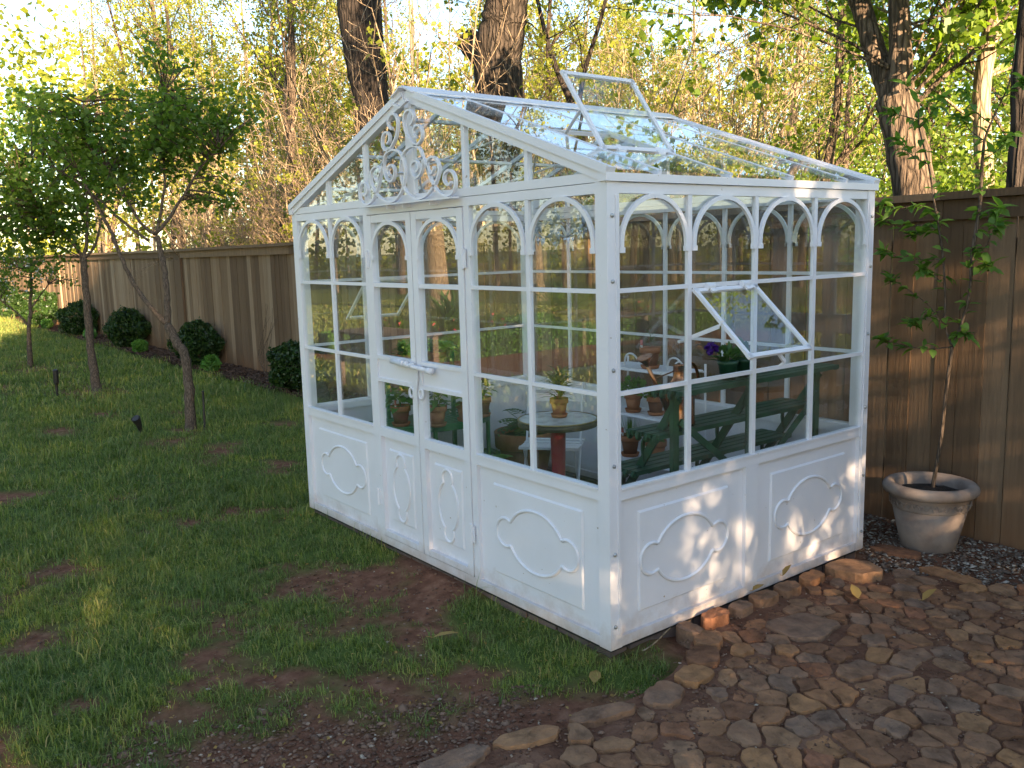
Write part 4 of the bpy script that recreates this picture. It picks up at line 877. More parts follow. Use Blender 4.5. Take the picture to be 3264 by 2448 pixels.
nursery('dark green nursery pot with a purple ruffled flower on the top bench step', (-0.235, 1.055, 1.027), 31, True)
nursery('dark green nursery pot without flowers beside the purple one on the bench', (-0.235, 1.185, 1.027), 32, False)
# chandelier
cd = thing('chandelier', 'small crystal chandelier hanging under the greenhouse roof', 'chandelier', (-1.43, 0.97, 1.80)); DO = (-1.43, 0.97, 1.80)
MB().tube([(-1.43, 0.97, 2.43), (-1.43, 0.97, 1.93)], 0.003, 5).build('chain', 'steel', cd, DO)
MB().lathe([(0.0, 1.74), (0.018, 1.75), (0.026, 1.775), (0.012, 1.80), (0.010, 1.85), (0.024, 1.87), (0.010, 1.90), (0.004, 1.94)], 12, (-1.43, 0.97, 0)).build('stem', 'steel', cd, DO, smooth=True)
rg = random.Random(77); drops = []
for k in range(8):
    g = k*math.pi/4+0.2; cg, sg = math.cos(g), math.sin(g); P_ = lambda r_, z_: (-1.43+r_*cg, 0.97+r_*sg, z_)
    MB().tube(smoothpts([P_(0.012, 1.79), P_(0.06, 1.76), P_(0.12, 1.775), P_(0.165, 1.83)], 4), 0.0045, 5).build('arm', 'steel', cd, DO, smooth=True)
    MB().lathe([(0.0, 1.83), (0.022, 1.838), (0.024, 1.844), (0.008, 1.846), (0.008, 1.875), (0.0, 1.885)], 10, P_(0.165, 0)).build('candle_cup', 'steel', cd, DO, smooth=True)
    for j in range(9): drops.append((P_(0.165+0.025*math.cos(j*0.7), 1.822-0.012*(j % 3)+0.0), 0.008, 0.016, j*0.7))
    for j in range(8):                                            # strings of beads from the top crown to the cups
        f_ = j/7; drops.append((P_(0.02+0.145*f_, 1.905-0.075*f_-0.035*math.sin(f_*math.pi)), 0.006, 0.009, 0))
    drops.append((P_(0.165, 1.775), 0.009, 0.034, 0)); drops.append((P_(0.10, 1.745), 0.009, 0.03, 0))
drops.append(((-1.43, 0.97, 1.72), 0.012, 0.03, 0))
oc = MB().add([(1, 0, 0), (0, 1, 0), (-1, 0, 0), (0, -1, 0), (0, 0, 0.7), (0, 0, -1.3)], [(0, 1, 4), (1, 2, 4), (2, 3, 4), (3, 0, 4), (1, 0, 5), (2, 1, 5), (3, 2, 5), (0, 3, 5)])
ocm = bpy.data.meshes.new('crystal'); ocm.from_pydata(oc.v, [], oc.f); ocm.materials.append(M['crystal'])
for (p, r_, h_, a_) in drops:
    o = link('crystal', ocm, None, cd, (p[0]-DO[0]+rg.gauss(0, .003), p[1]-DO[1]+rg.gauss(0, .003), p[2]-DO[2])); o.scale = (r_*1.45, r_*1.45, h_*0.85); o.rotation_euler = (0, 0, rg.uniform(0, 3))

# ------------------------------------------------------------------ planter and sapling
PX, PY = 0.145, 2.40; PO = (PX, PY, GZ+0.02)
pl = thing('planter', 'large pale cast planter with rolled rim and vine band by the fence', 'planter', PO)
MB().lathe([(0, 0.0), (0.150, 0.0), (0.158, 0.01), (0.215, 0.262), (0.205, 0.26), (0.14, 0.03), (0, 0.03)], 48, PO).build('pot_body', 'cast_planter', pl, PO, smooth=True)
MB().lathe([(0.2152, 0.256), (0.222, 0.262), (0.219, 0.270), (0.226, 0.322), (0.231, 0.326), (0.229, 0.333), (0.234, 0.338), (0.2145, 0.34)], 48, PO).build('relief_band', 'cast_planter', pl, PO, smooth=True)
for k in range(26):                                               # vine relief
    g = 2*math.pi*k/26; rr = 0.2245
    mb = MB(); pts = [(PX+(rr+0.001*j)*math.cos(g+0.03*j), PY+(rr+0.001*j)*math.sin(g+0.03*j), PO[2]+0.293+0.017*math.sin(j*1.05+k*math.pi)) for j in range(9)]
    mb.tube(pts, 0.0032, 5).build('vine_relief', 'cast_planter', pl, PO, smooth=True)
    d = np.array([-math.sin(g), math.cos(g), 0.5*(-1)**k]); MB().leaf((PX+0.225*math.cos(g+0.1), PY+0.225*math.sin(g+0.1), PO[2]+0.296), d, (math.cos(g), math.sin(g), 0), 0.03, 0.014, -0.05, 0.2).build('leaf_relief', 'cast_planter', pl, PO, smooth=True)
prof = [(0.224, 0.335)]+[(0.236+0.038*math.cos(g), 0.372+0.036*math.sin(g)) for g in np.linspace(-1.45, 2.6, 14)]+[(0.195, 0.36), (0.19, 0.30)]
MB().lathe(prof, 48, PO).build('rolled_rim', 'cast_planter', pl, PO, smooth=True)
sv = [(0, 0, 0.372)]; sf = []
for ri, r_ in enumerate((0.06, 0.12, 0.17, 0.203)):
    for j in range(24): sv.append((r_*math.cos(j*math.pi/12), r_*math.sin(j*math.pi/12), 0.365-0.01*ri+R.gauss(0, 0.006)))
for j in range(24):
    sf.append((0, 1+j, 1+(j+1) % 24))
    for ri in range(3): sf.append((1+ri*24+j, 1+(ri+1)*24+j, 1+(ri+1)*24+(j+1) % 24, 1+ri*24+(j+1) % 24))
MB().add(sv, sf).build('soil', 'potting_soil', pl, smooth=True)
pl.scale = (0.93, 0.93, 0.95)

SO = (0.14, 2.42, 0.27)
sap = thing('young_apple_tree', 'slender young apple tree with two stems growing in the big planter', 'tree', SO)
def wv(P, amp=0.006): return [(p[0]+R.gauss(0, amp), p[1]+R.gauss(0, amp*1.5), p[2]) for p in P]
trunkP = [(0.15, 2.42, 0.20, 0.013), (0.15, 2.42, 0.29, 0.012), (0.165, 2.42, 0.42, 0.011), (0.185, 2.42, 0.60, 0.010), (0.20, 2.42, 0.86, 0.010), (0.22, 2.42, 1.10, 0.010)]
LL = [(0.22, 2.42, 1.10, 0.007), (0.17, 2.43, 1.22, 0.006), (0.16, 2.44, 1.35, 0.006), (0.15, 2.42, 1.56, 0.006), (0.12, 2.40, 1.78, 0.006), (0.08, 2.42, 1.91, 0.005), (0.04, 2.42, 2.10, 0.005), (-0.02, 2.42, 2.30, 0.004), (-0.03, 2.40, 2.44, 0.003), (-0.11, 2.40, 2.56, 0.002)]
RR = [(0.22, 2.42, 1.10, 0.009), (0.26, 2.43, 1.23, 0.009), (0.30, 2.42, 1.40, 0.009), (0.31, 2.40, 1.59, 0.010), (0.32, 2.41, 1.73, 0.010), (0.33, 2.42, 1.89, 0.009), (0.33, 2.42, 2.03, 0.009), (0.34, 2.41, 2.19, 0.007), (0.37, 2.42, 2.30, 0.005), (0.44, 2.42, 2.46, 0.004), (0.47, 2.40, 2.60, 0.002)]
mb = MB()
for S in (trunkP, LL, RR):
    P = smoothpts([p[:3] for p in S], 4); r_ = np.interp(np.linspace(0, 1, len(P)), np.linspace(0, 1, len(S)), [p[3] for p in S]); mb.tube(P, r_, 7)
mb.build('trunk', 'bark_young', sap, SO, smooth=True)
TW = [[(0.21, 1.10), (0.08, 1.08), (-0.07, 1.10), (-0.17, 1.12)], [(0.16, 1.22), (0.07, 1.33), (-0.05, 1.41), (-0.15, 1.47)], [(0.15, 1.58), (0.02, 1.58), (-0.10, 1.59), (-0.19, 1.63)], [(0.12, 1.75), (0.04, 1.73), (-0.03, 1.72)],
      [(0.12, 1.83), (0.01, 1.88), (-0.10, 1.87), (-0.20, 1.91)], [(0.33, 1.81), (0.38, 1.82), (0.44, 1.84)], [(0.31, 1.61), (0.38, 1.65), (0.42, 1.72), (0.45, 1.77)], [(0.13, 1.76), (0.01, 1.77), (-0.10, 1.77), (-0.22, 1.80)],
      [(0.15, 1.45), (0.08, 1.50), (0.02, 1.52)], [(0.15, 1.30), (0.06, 1.25), (-0.02, 1.22)], [(0.04, 2.10), (-0.06, 2.16), (-0.14, 2.24)], [(-0.02, 2.30), (0.06, 2.38), (0.10, 2.44)], [(-0.02, 2.34), (-0.12, 2.38), (-0.2, 2.40)], [(0.34, 2.19), (0.26, 2.26), (0.22, 2.33)],
      [(0.34, 2.10), (0.42, 2.14), (0.50, 2.20)], [(0.40, 2.40), (0.48, 2.42), (0.55, 2.46)], [(0.30, 1.50), (0.36, 1.55), (0.40, 1.54)], [(0.36, 2.28), (0.28, 2.36), (0.24, 2.46)], [(0.22, 1.12), (0.24, 1.16), (0.28, 1.18)]]
ml = MB()
def sap_leaf(p, bias=0.0):
    d = np.array([R.gauss(0, .8)+bias, R.gauss(-0.2, .7), R.gauss(0.25, .5)]); ml.leaf(p, d, (R.gauss(0, .4), R.gauss(0, .4), 1), R.uniform(.045, .085), R.uniform(.025, .046), R.uniform(0, .6), 0.18)
for S in TW:
    yo = R.uniform(-0.05, 0.02); P = smoothpts([(x_, 2.42+yo*k/len(S)*2, z_) for k, (x_, z_) in enumerate(S)], 4); MB().tube(P, np.linspace(0.0035, 0.0015, len(P)), 5).build('twig', 'bark_young', sap, SO, smooth=True)
    for i_, p in enumerate(P[1:]):
        for k in range(R.choice((4, 5, 6)) if i_ >= len(P)-4 else R.choice((0, 1, 2, 3))): sap_leaf(p+np.array([R.gauss(0, .008), R.gauss(0, .008), R.gauss(0, .008)]), (P[-1][0]-P[0][0])*2)
for S in (LL, RR):
    for p in smoothpts([q[:3] for q in S], 3)[3:]:
        if R.random() < 0.85:
            for k in range(R.choice((1, 2, 3, 4))): sap_leaf(p)
ml.build('leaves', 'leaf_apple', sap, SO, smooth=True)

# ------------------------------------------------------------------ garden trees and shrubs on the left
def tubes(mb, S, n=8, sm=4, wob=0.0):
    P = smoothpts([p[:3] for p in S], sm); r_ = np.interp(np.linspace(0, 1, len(P)), np.linspace(0, 1, len(S)), [p[3] for p in S])
    if wob: P = [p+np.array([R.gauss(0, wob), R.gauss(0, wob), 0]) if 0 < i < len(P)-1 else p for i, p in enumerate(P)]; r_ = [q*R.uniform(.93, 1.1) for q in r_]
    mb.tube(P, r_, n); return P
def crown(c_, rad3, ncl, per, spread, lsize, attach, g, shell=0.45, keep=None):
    """clusters of leaves through an ellipsoid, each on its own twig"""
    att = np.array(attach); tw = MB(); pts = []; c0_ = np.array(c_); r3 = np.array(rad3)
    lobes = [(c0_+unit(g.normal(size=3)*np.array([1, 1, .8]))*r3*g.uniform(.30, .82), r3*g.uniform(.26, .44)) for _ in range(17)]
    for k in range(ncl):
        d = g.normal(size=3); d /= np.linalg.norm(d); rr = g.uniform(shell, 1.0)**0.6 if g.random() < 0.75 else g.uniform(0.1, 0.8)
        rr *= 0.82+0.3*g.random()
        lc, lr_ = lobes[g.integers(0, len(lobes))]; p = lc+d*rr*lr_
        if keep is not None and not keep(p): continue
        a_ = att[np.argmin(((att-p)**2).sum(1)+0.4*np.maximum(0, att[:, 2]-p[2]))]
        m_ = (a_+p)/2+np.array([0, 0, 0.06])+g.normal(0, 0.03, 3); tw.tube([a_, m_, p], [0.010, 0.006, 0.003], 4, cap=False)
        n_ = int(per*g.uniform(0.5, 1.4)); f_ = g.random((n_, 1)); q = m_+(p-m_)*f_**0.5
        pts.append(q+g.normal(0, spread, (n_, 3)))
    return tw, np.concatenate(pts)
def garden_tree(name, label, org, stems, cr, leafm, seed, lsize, ncl, per, spread=0.10, blossom=0, bark='bark_young'):
    g = np.random.default_rng(seed); o = thing(name, label, 'tree', org); mb = MB(); att = []
    for S in stems: P = tubes(mb, S, 9, 5, 0.004); att += [p for p in P if p[2] > 1.15*cr[0][2]-0.5*cr[1][2]-0.5] or [P[-1]]
    mb.build('trunk', bark, o, org, smooth=True)
    tw, pts = crown(cr[0], cr[1], ncl, per, spread, lsize, att, g); tw.build('branches', bark, o, org)
    V, Fc = leaf_cloud(pts-np.array(org), lsize, g, 0.7, 0.3); link('crown', np_mesh('crown', V, Fc), leafm, o)
    if blossom:
        V, Fc = leaf_cloud(pts[g.integers(0, len(pts), blossom)]-np.array(org)+g.normal(0, .03, (blossom, 3)), lsize*0.8, g, 1.0, 0.6); link('blossom', np_mesh('blossom', V, Fc), 'petal_white', o)
    return o
garden_tree('garden_tree', 'nearest garden tree, low forked trunk under a dense dark green crown', (-6.67, .44, GZ),
    [[(-6.655, 0.44, -0.12, 0.075), (-6.67, 0.44, -0.02, 0.056), (-6.73, 0.47, 0.33, 0.052), (-6.79, 0.47, 0.70, 0.047), (-6.85, 0.43, 0.80, 0.048), (-6.94, 0.37, 1.01, 0.042)],
     [(-6.94, 0.37, 1.01, 0.030), (-7.04, 0.27, 1.16, 0.025), (-7.18, 0.16, 1.40, 0.022), (-7.27, 0.09, 1.61, 0.021), (-7.38, 0.03, 1.92, 0.019), (-7.45, -0.02, 2.11, 0.018), (-7.6, -0.2, 2.6, 0.012)],
     [(-6.94, 0.37, 1.01, 0.036), (-6.96, 0.40, 1.27, 0.031), (-7.01, 0.41, 1.54, 0.030), (-7.06, 0.40, 1.76, 0.030), (-7.10, 0.39, 1.92, 0.027)],
     [(-7.11, 0.38, 1.95, 0.021), (-7.04, 0.50, 2.10, 0.018), (-6.97, 0.66, 2.34, 0.015), (-6.90, 0.82, 2.61, 0.011), (-6.80, 1.00, 2.81, 0.007)],
     [(-7.12, 0.37, 1.95, 0.020), (-7.22, 0.27, 2.06, 0.016), (-7.37, 0.15, 2.40, 0.015), (-7.54, 0.02, 2.73, 0.013), (-7.66, -0.08, 2.93, 0.010), (-7.72, -0.06, 3.33, 0.007)],
     [(-7.15, 0.31, 1.88, 0.016), (-7.36, 0.09, 2.12, 0.015), (-7.48, -0.02, 2.28, 0.011), (-7.78, -0.31, 2.61, 0.010), (-8.10, -0.67, 2.87, 0.007)],
     [(-7.11, 0.38, 1.93, 0.018), (-7.10, 0.5, 2.4, 0.013), (-7.2, 0.55, 2.9, 0.009), (-7.15, 0.6, 3.4, 0.006)]],
    ((-7.35, 0.36, 2.85), (1.05, 1.25, 1.05)), 'leaf_garden', 101, 0.068, 250, 25, 0.085)
garden_tree('garden_tree', 'second garden tree with a straight trunk, left of the forked one', (-10.46, .41, GZ),
    [[(-10.44, 0.41, -0.12, 0.085), (-10.46, 0.41, 0.0, 0.062), (-10.57, 0.41, 0.51, 0.052), (-10.63, 0.43, 0.89, 0.049), (-10.70, 0.45, 1.38, 0.047), (-10.76, 0.47, 1.72, 0.044)],
     [(-10.76, 0.47, 1.72, 0.026), (-10.86, 0.39, 1.90, 0.021), (-11.02, 0.23, 2.15, 0.016), (-11.3, -0.1, 2.7, 0.01)], [(-10.76, 0.47, 1.72, 0.027), (-10.75, 0.53, 1.95, 0.021), (-10.85, 0.61, 2.5, 0.016), (-11.0, 0.6, 3.3, 0.008)], [(-10.76, 0.46, 1.70, 0.023), (-10.68, 0.60, 1.86, 0.019), (-10.66, 0.75, 2.3, 0.014), (-10.6, 0.9, 2.9, 0.008)]],
    ((-11.2, 0.0, 2.75), (1.3, 1.6, 1.35)), 'leaf_garden', 102, 0.080, 260, 25, 0.11)
garden_tree('blossoming_tree', 'small thin tree with white blossom at the far left of the lawn', (-14.27, .25, GZ),
    [[(-14.27, 0.25, -0.12, 0.05), (-14.34, 0.30, 0.49, 0.036), (-14.37, 0.37, 0.92, 0.029), (-14.39, 0.44, 1.5, 0.016)], [(-14.35, 0.31, 0.59, 0.017), (-14.48, 0.20, 0.81, 0.014), (-14.75, -0.06, 1.1, 0.010)], [(-14.37, 0.37, 0.9, 0.015), (-14.2, 0.65, 1.3, 0.01)]],
    ((-14.45, 0.42, 1.55), (0.75, 0.85, 0.62)), 'leaf_garden', 103, 0.055, 70, 24, 0.08, blossom=260)

def box_shrub(label, x_, y_, r_, h_, seed, group=None, name='box_shrub', leafm='leaf_box', n=3800, ls=0.038):
    g = np.random.default_rng(seed); org = (x_, y_, GZ+0.03); o = thing(name, label, 'shrub', org, group)
    d = g.normal(size=(n, 3)); d /= np.linalg.norm(d, axis=1)[:, None]
    lump = 1+0.12*np.sin(d[:, 0]*5+seed)*np.cos(d[:, 1]*4+seed)+0.09*np.sin(d[:, 2]*7+seed*2)+0.05*np.sin(d[:, 1]*13+seed); lump = lump+np.where(g.random(n) < .07, g.uniform(0, .16, n), 0)
    P = d*lump[:, None]*g.uniform(0.86, 1.0, (n, 1))**0.5*np.array([r_, r_, h_/2])+np.array([0, 0, h_*0.5])
    P = P[P[:, 2] > 0.0]; V, Fc = leaf_cloud(P, ls, g, 0.65); link('foliage', np_mesh('foliage', V, Fc), leafm, o)
    P = d[:1500]*lump[:1500, None]*np.array([r_, r_, h_/2])*0.86+np.array([0, 0, h_*0.5]); V, Fc = leaf_cloud(P, ls*2.4, g, 0.9); link('inner_foliage', np_mesh('inner_foliage', V, Fc), leafm, o)
    MB().tube([(0, 0, -0.05), (0.01, 0, h_*0.5)], [0.03, 0.02], 6).build('stem', 'bark_young', o)
    return o
for x_, y_, r_, h_, lb in ((-8.15, 2.34, .36, .66, 'round clipped box shrub partly hidden by the greenhouse corner post'), (-12.0, 2.36, .39, .68, 'round clipped box shrub just right of the forked tree trunk'),
                           (-16.1, 2.36, .42, .74, 'round clipped box shrub seen behind the leaning tree limb'), (-20.1, 2.34, .45, .78, 'clipped box shrub with its top just behind the second tree trunk'), (-24.4, 2.30, .5, 1.0, 'box shrub beside the blossoming tree, lit by the sun'), (-29.6, 2.3, .5, 1.0, 'farthest box shrub at the left end of the fence bed')):
    box_shrub(lb, x_, y_, r_, h_, int(-x_*10))
for x_, y_, lb in ((-10.95, 2.18, 'tiny green plant before the shrub nearest the forked tree'), (-14.8, 2.2, 'tiny round plant before the shrub behind the leaning limb'), (-18.6, 2.2, 'tiny plant before the shrub behind the second trunk'), (-23.2, 2.2, 'tiny plant before the far sunlit shrub')):
    box_shrub(lb, x_, y_, 0.13, 0.24, int(-x_*7), name='seedling_plant', leafm='leaf_herb', n=500, ls=0.035)
vn = thing('bare_vine', 'leafless twiggy vine climbing the fence boards left of the greenhouse', 'vine', (-9.9, 2.62, GZ))
for k in range(7): MB().tube(smoothpts([(R.gauss(0, .05), 0, 0.0), (R.gauss(-.12, .12), .02, .3), (R.gauss(0, .15), .06, .6), (R.gauss(.12, .15), .07, R.uniform(.7, 1.1))], 4), np.linspace(.005, .002, 13), 4).build('vine_stem', 'bark_young', vn)

# low-voltage lights and a stake in the lawn
pl_ = thing('path_light', 'dark slim path light on a stake in the lawn', 'garden light', (-10.32, -0.11, GZ))
MB().tube([(0, 0, -0.05), (0.02, 0, 0.17)], [0.016, 0.018], 8).build('stake', 'black_metal', pl_); MB().tube([(0.02, 0, 0.16), (0.03, 0, 0.19), (0.045, 0, 0.35), (0.047, 0, 0.36)], [0.022, 0.034, 0.034, 0.024], 12).build('lamp_head', 'black_metal', pl_, smooth=False)
sl = thing('spot_light', 'small black spotlight tilted in the grass near the forked tree', 'garden light', (-6.74, -0.04, GZ))
MB().tube([(0, 0, -0.05), (0, 0, 0.07)], [0.012, 0.012], 8).build('stake', 'black_metal', sl); MB().tube([(-0.01, 0, 0.05), (0.01, -0.02, 0.12), (0.035, -0.05, 0.19), (0.036, -0.052, 0.192)], [0.018, 0.030, 0.045, 0.038], 14).build('lamp_head', 'black_metal', sl)
stk = MB().tube([(0, 0, -0.1), (0.0, 0.01, 0.30), (0.005, 0.01, 0.41)], [0.012, 0.012, 0.011], 7).build('garden_stake', 'black_metal', loc=(-6.55, 0.54, GZ)); tag(stk, 'thin black stake standing beside the forked tree trunk', 'stake')

# ------------------------------------------------------------------ woodland behind the fence
def grow(g, p, d, Ln, r_, lvl, cfg, out, tips):
    n_ = cfg['seg'][lvl]; P = [p]; Rr = [r_]; D = []
    for i_ in range(n_):
        d = unit(d+g.normal(0, cfg['wob'][lvl], 3)+np.array([0, 0, cfg['up'][lvl]])); p = p+d*Ln/n_; P.append(p); D.append(d); Rr.append(max(0.0035, r_*(1-(i_+1)/n_*cfg['tap'][lvl])))
    out.append((P, Rr, lvl))
    if lvl+1 < len(cfg['kids']):
        for k in range(int(cfg['kids'][lvl])):
            t_ = g.uniform(cfg['t0'][lvl], 1.0); i_ = min(int(t_*n_), n_-1); q = P[i_]+(P[i_+1]-P[i_])*(t_*n_-i_); a_ = g.normal(size=3); a_ = unit(a_-D[i_]*np.dot(a_, D[i_]))
            an = cfg['ang'][lvl]*g.uniform(0.6, 1.35); dd = D[i_]*math.cos(an)+a_*math.sin(an)
            grow(g, q, dd, Ln*cfg['lr'][lvl]*g.uniform(0.55, 1.15)*(1.15-0.55*t_), Rr[i_]*cfg['rr'][lvl], lvl+1, cfg, out, tips)
    else: tips.append(P)
def tree_meshes(seed, H, r0, cfg, bark, leafm, nleaf, ls, spread, sides=(8, 5, 4, 3), lean=0.04, multi=1, fan=0.0, clus=12):
    g = np.random.default_rng(seed); out = []; tips = []
    for k in range(multi):
        a_ = g.uniform(0, 6.28); st = np.array([0.12*math.cos(a_), 0.12*math.sin(a_), -0.1]) if multi > 1 else np.array([0, 0, -0.15])
        grow(g, st, unit(np.array([math.cos(a_)*fan*g.uniform(.3, 1.2)+g.normal(0, lean), math.sin(a_)*fan*g.uniform(.3, 1.2)+g.normal(0, lean), 1])), H*g.uniform(.8, 1.1), r0*g.uniform(.8, 1.15), 0, cfg, out, tips)
    tr = MB(); br = MB()
    for P, Rr, lv in out: (tr if lv == 0 else br).tube(P, Rr, sides[lv], cap=False)
    def mesh(mb, nm): 
        me = bpy.data.meshes.new(nm); me.from_pydata(mb.v, [], mb.f); me.polygons.foreach_set('use_smooth', [True]*len(me.polygons)); me.materials.append(M[bark]); return me
    pts = np.concatenate([np.array(P)[1:] for P in tips]); cl = pts[g.integers(0, len(pts), max(8, nleaf//clus))]+g.normal(0, spread, (max(8, nleaf//clus), 3)); q = cl[g.integers(0, len(cl), nleaf)]+g.normal(0, spread*0.55, (nleaf, 3))
    V, Fc = leaf_cloud(q, ls, g, 0.75); lm = np_mesh('crown', V, Fc); lm.materials.append(M[leafm])
    return mesh(tr, 'trunk'), mesh(br, 'limbs'), lm
CF_T = dict(seg=(9, 5, 3, 2), wob=(.07, .16, .25, .3), up=(.05, .10, .06, .0), tap=(.75, .8, .85, .8), kids=(22, 6, 3, 0), t0=(.14, .25, .2), ang=(.75, .7, .8), lr=(.34, .45, .5), rr=(.36, .45, .5))
CF_B = dict(seg=(8, 4, 3), wob=(.13, .25, .3), up=(.02, .04, 0), tap=(.8, .85, .8), kids=(9, 4, 0), t0=(.25, .2), ang=(.6, .7), lr=(.36, .5), rr=(.45, .5))
CF_D = dict(seg=(8, 6, 4, 2), wob=(.05, .12, .2, .3), up=(.05, .08, .04, 0), tap=(.7, .8, .85, .8), kids=(26, 8, 4, 0), t0=(.16, .2, .2), ang=(.85, .7, .8), lr=(.42, .45, .5), rr=(.4, .45, .5))
slender = [tree_meshes(200+k, (11, 12.5, 10, 13)[k], (.10, .13, .085, .15)[k], CF_T, ('bark_tan', 'bark_brown')[k % 2], 'leaf_spring', 4800, 0.082, 0.16) for k in range(4)]
maple = [tree_meshes(230+k, (9, 11)[k], (.09, .12)[k], CF_T, 'bark_brown', 'leaf_maple', 5600, 0.082, 0.19) for k in range(2)]
brush = [tree_meshes(260+k, (3.6, 4.6, 3.0)[k], (.018, .024, .015)[k], CF_B, 'bark_tan', 'leaf_spring', (350, 600, 1100)[k], 0.07, 0.09, (5, 3, 3), multi=(16, 12, 18)[k], fan=.38) for k in range(3)]
dense = [tree_meshes(290+k, (12, 10)[k], (.2, .16)[k], CF_D, 'bark_brown', 'leaf_maple', 21000, 0.15, 0.28) for k in range(2)]
shrubp = [tree_meshes(320+k, (2.6, 3.2)[k], .025, CF_B, 'bark_brown', 'leaf_maple', 9000, 0.085, 0.20, (5, 3, 3), multi=16, fan=.5) for k in range(2)]
def plant(proto, name, label, cat, group, x_, y_, sc=1.0, rz=None, z_=GZ):
    o = thing(name, label, cat, (x_, y_, z_), group, R.uniform(0, 6.28) if rz is None else rz); o.scale = (sc, sc, sc*R.uniform(.92, 1.08))
    for me, nm in zip(proto, ('trunk', 'branches', 'crown')): link(nm, me, None, o)
    return o
def heading(deg, dist): a_ = math.radians(deg); return CAM[0]+dist*math.cos(a_), CAM[1]+dist*math.sin(a_)
def spots(n, h0, h1, d0, d1, g, ymin=4.2, sep=1.2):
    out = []; k = 0
    while len(out) < n and k < 6000:
        k += 1; h = g.uniform(h0, h1); d = math.sqrt(g.uniform(d0*d0, d1*d1)); x_, y_ = heading(h, d)
        if y_ < ymin or any((x_-a)**2+(y_-b)**2 < sep*sep for a, b in out): continue
        out.append((x_, y_))
    return out
gs = np.random.default_rng(3)
for x_, y_ in spots(40, 122, 168, 15, 44, gs, 4.6, 1.5):
    plant(slender[gs.integers(0, 4)], 'woodland_tree', 'slender tan-barked woodland tree with thin yellow-green spring leaves behind the fence', 'tree', 'slender woodland trees behind the fence', x_, y_, gs.uniform(.75, 1.15))
for x_, y_ in spots(10, 104, 124, 10, 26, gs, 5.6, 1.4):
    plant(maple[gs.integers(0, 2)], 'young_maple', 'young maple with fresh green leaves beyond the right-hand fence', 'tree', 'young maples beyond the right-hand fence', x_, y_, gs.uniform(.7, 1.05))
for x_, y_ in spots(56, 124, 166, 11.5, 26, gs, 3.9, 0.8):
    plant(brush[gs.integers(0, 3)], 'woodland_brush', 'tangle of bare tan stems with a few yellow-green leaves above the fence', 'shrub', 'brush growing behind the fence', x_, y_, gs.uniform(.8, 1.35))
for x_, y_ in spots(12, 106, 128, 8.5, 16, gs, 4.4, 0.9):
    plant(shrubp[gs.integers(0, 2)], 'understorey_bush', 'leafy green bush rising behind the right-hand fence', 'shrub', 'leafy bushes behind the right-hand fence', x_, y_, gs.uniform(.7, 1.1))

def big_tree(name, label, org, stems, bark, seed, limbs=10, leafm='leaf_spring', nleaf=2600, ls=0.075, zmin=4.5, Ll=3.0, lim=(.15, .3)):
    o = thing(name, label, 'tree', org); g = np.random.default_rng(seed); mb = MB(); ends = []
    for S in stems:
        P = smoothpts([p[:3] for p in S], 5); r_ = np.interp(np.linspace(0, 1, len(P)), np.linspace(0, 1, len(S)), [p[3] for p in S]); r_ = r_*(1+0.03*g.normal(size=len(r_)))
        mb.tube(P, r_, 20); ends += [(p, q) for p, q in zip(P, r_) if p[2] > zmin]
    mb.build('trunk', bark, o, org, smooth=True)
    out = []; tips = []
    for k in range(limbs):
        p, q = ends[g.integers(0, len(ends))]; a_ = g.uniform(0, 6.28); grow(g, np.array(p), unit(np.array([math.cos(a_), math.sin(a_), g.uniform(.2, .9)])), Ll*g.uniform(.6, 1.2), max(0.012, q*g.uniform(*lim)), 1, CF_T, out, tips)
    br = MB()
    for P, Rr, lv in out: br.tube(P, Rr, (8, 5, 4, 3)[lv], cap=False)
    br.build('limbs', bark, o, org, smooth=True)
    pts = np.concatenate([np.array(P)[1:] for P in tips]); cl = pts[g.integers(0, len(pts), nleaf//9)]+g.normal(0, .06, (nleaf//9, 3)); q = cl[g.integers(0, len(cl), nleaf)]+g.normal(0, .07, (nleaf, 3))-np.array(org); V, Fc = leaf_cloud(q, ls, g, 0.8); link('crown', np_mesh('crown', V, Fc), leafm, o)
big_tree('oak_tree', 'thick dark tree trunk leaning left behind the greenhouse ridge', (-10.4, 5.2, GZ), [[(-10.30, 5.2, -0.2, .34), (-10.40, 5.2, 1.2, .27), (-10.59, 5.20, 2.64, .255), (-10.81, 5.20, 3.64, .278), (-10.97, 5.20, 4.34, .302), (-11.13, 5.20, 5.11, .341), (-11.21, 5.20, 5.86, .370), (-11.27, 5.20, 6.75, .36), (-11.6, 5.3, 9.5, .26), (-11.8, 5.5, 12, .14)]], 'bark_dark', 401, 24, zmin=6.8, Ll=3.8)
big_tree('oak_tree', 'thick tree trunk with a sawn-off limb stub behind the roof', (-7.15, 4.8, GZ), [[(-7.2, 4.8, -0.2, .40), (-7.15, 4.8, 0.8, .33), (-7.09, 4.80, 1.81, .312), (-7.03, 4.80, 2.66, .285), (-6.91, 4.80, 3.59, .300), (-6.93, 4.80, 4.12, .312), (-6.79, 4.80, 4.54, .283), (-6.71, 4.80, 4.80, .280), (-6.59, 4.80, 5.43, .258), (-6.3, 4.9, 8, .2), (-6.2, 5.1, 11, .12)], [(-6.93, 4.80, 4.02, .20), (-7.22, 4.74, 4.28, .185), (-7.46, 4.70, 4.44, .15), (-7.47, 4.70, 4.45, .02)]], 'bark_oak', 402, 24, zmin=6.0, Ll=3.8)
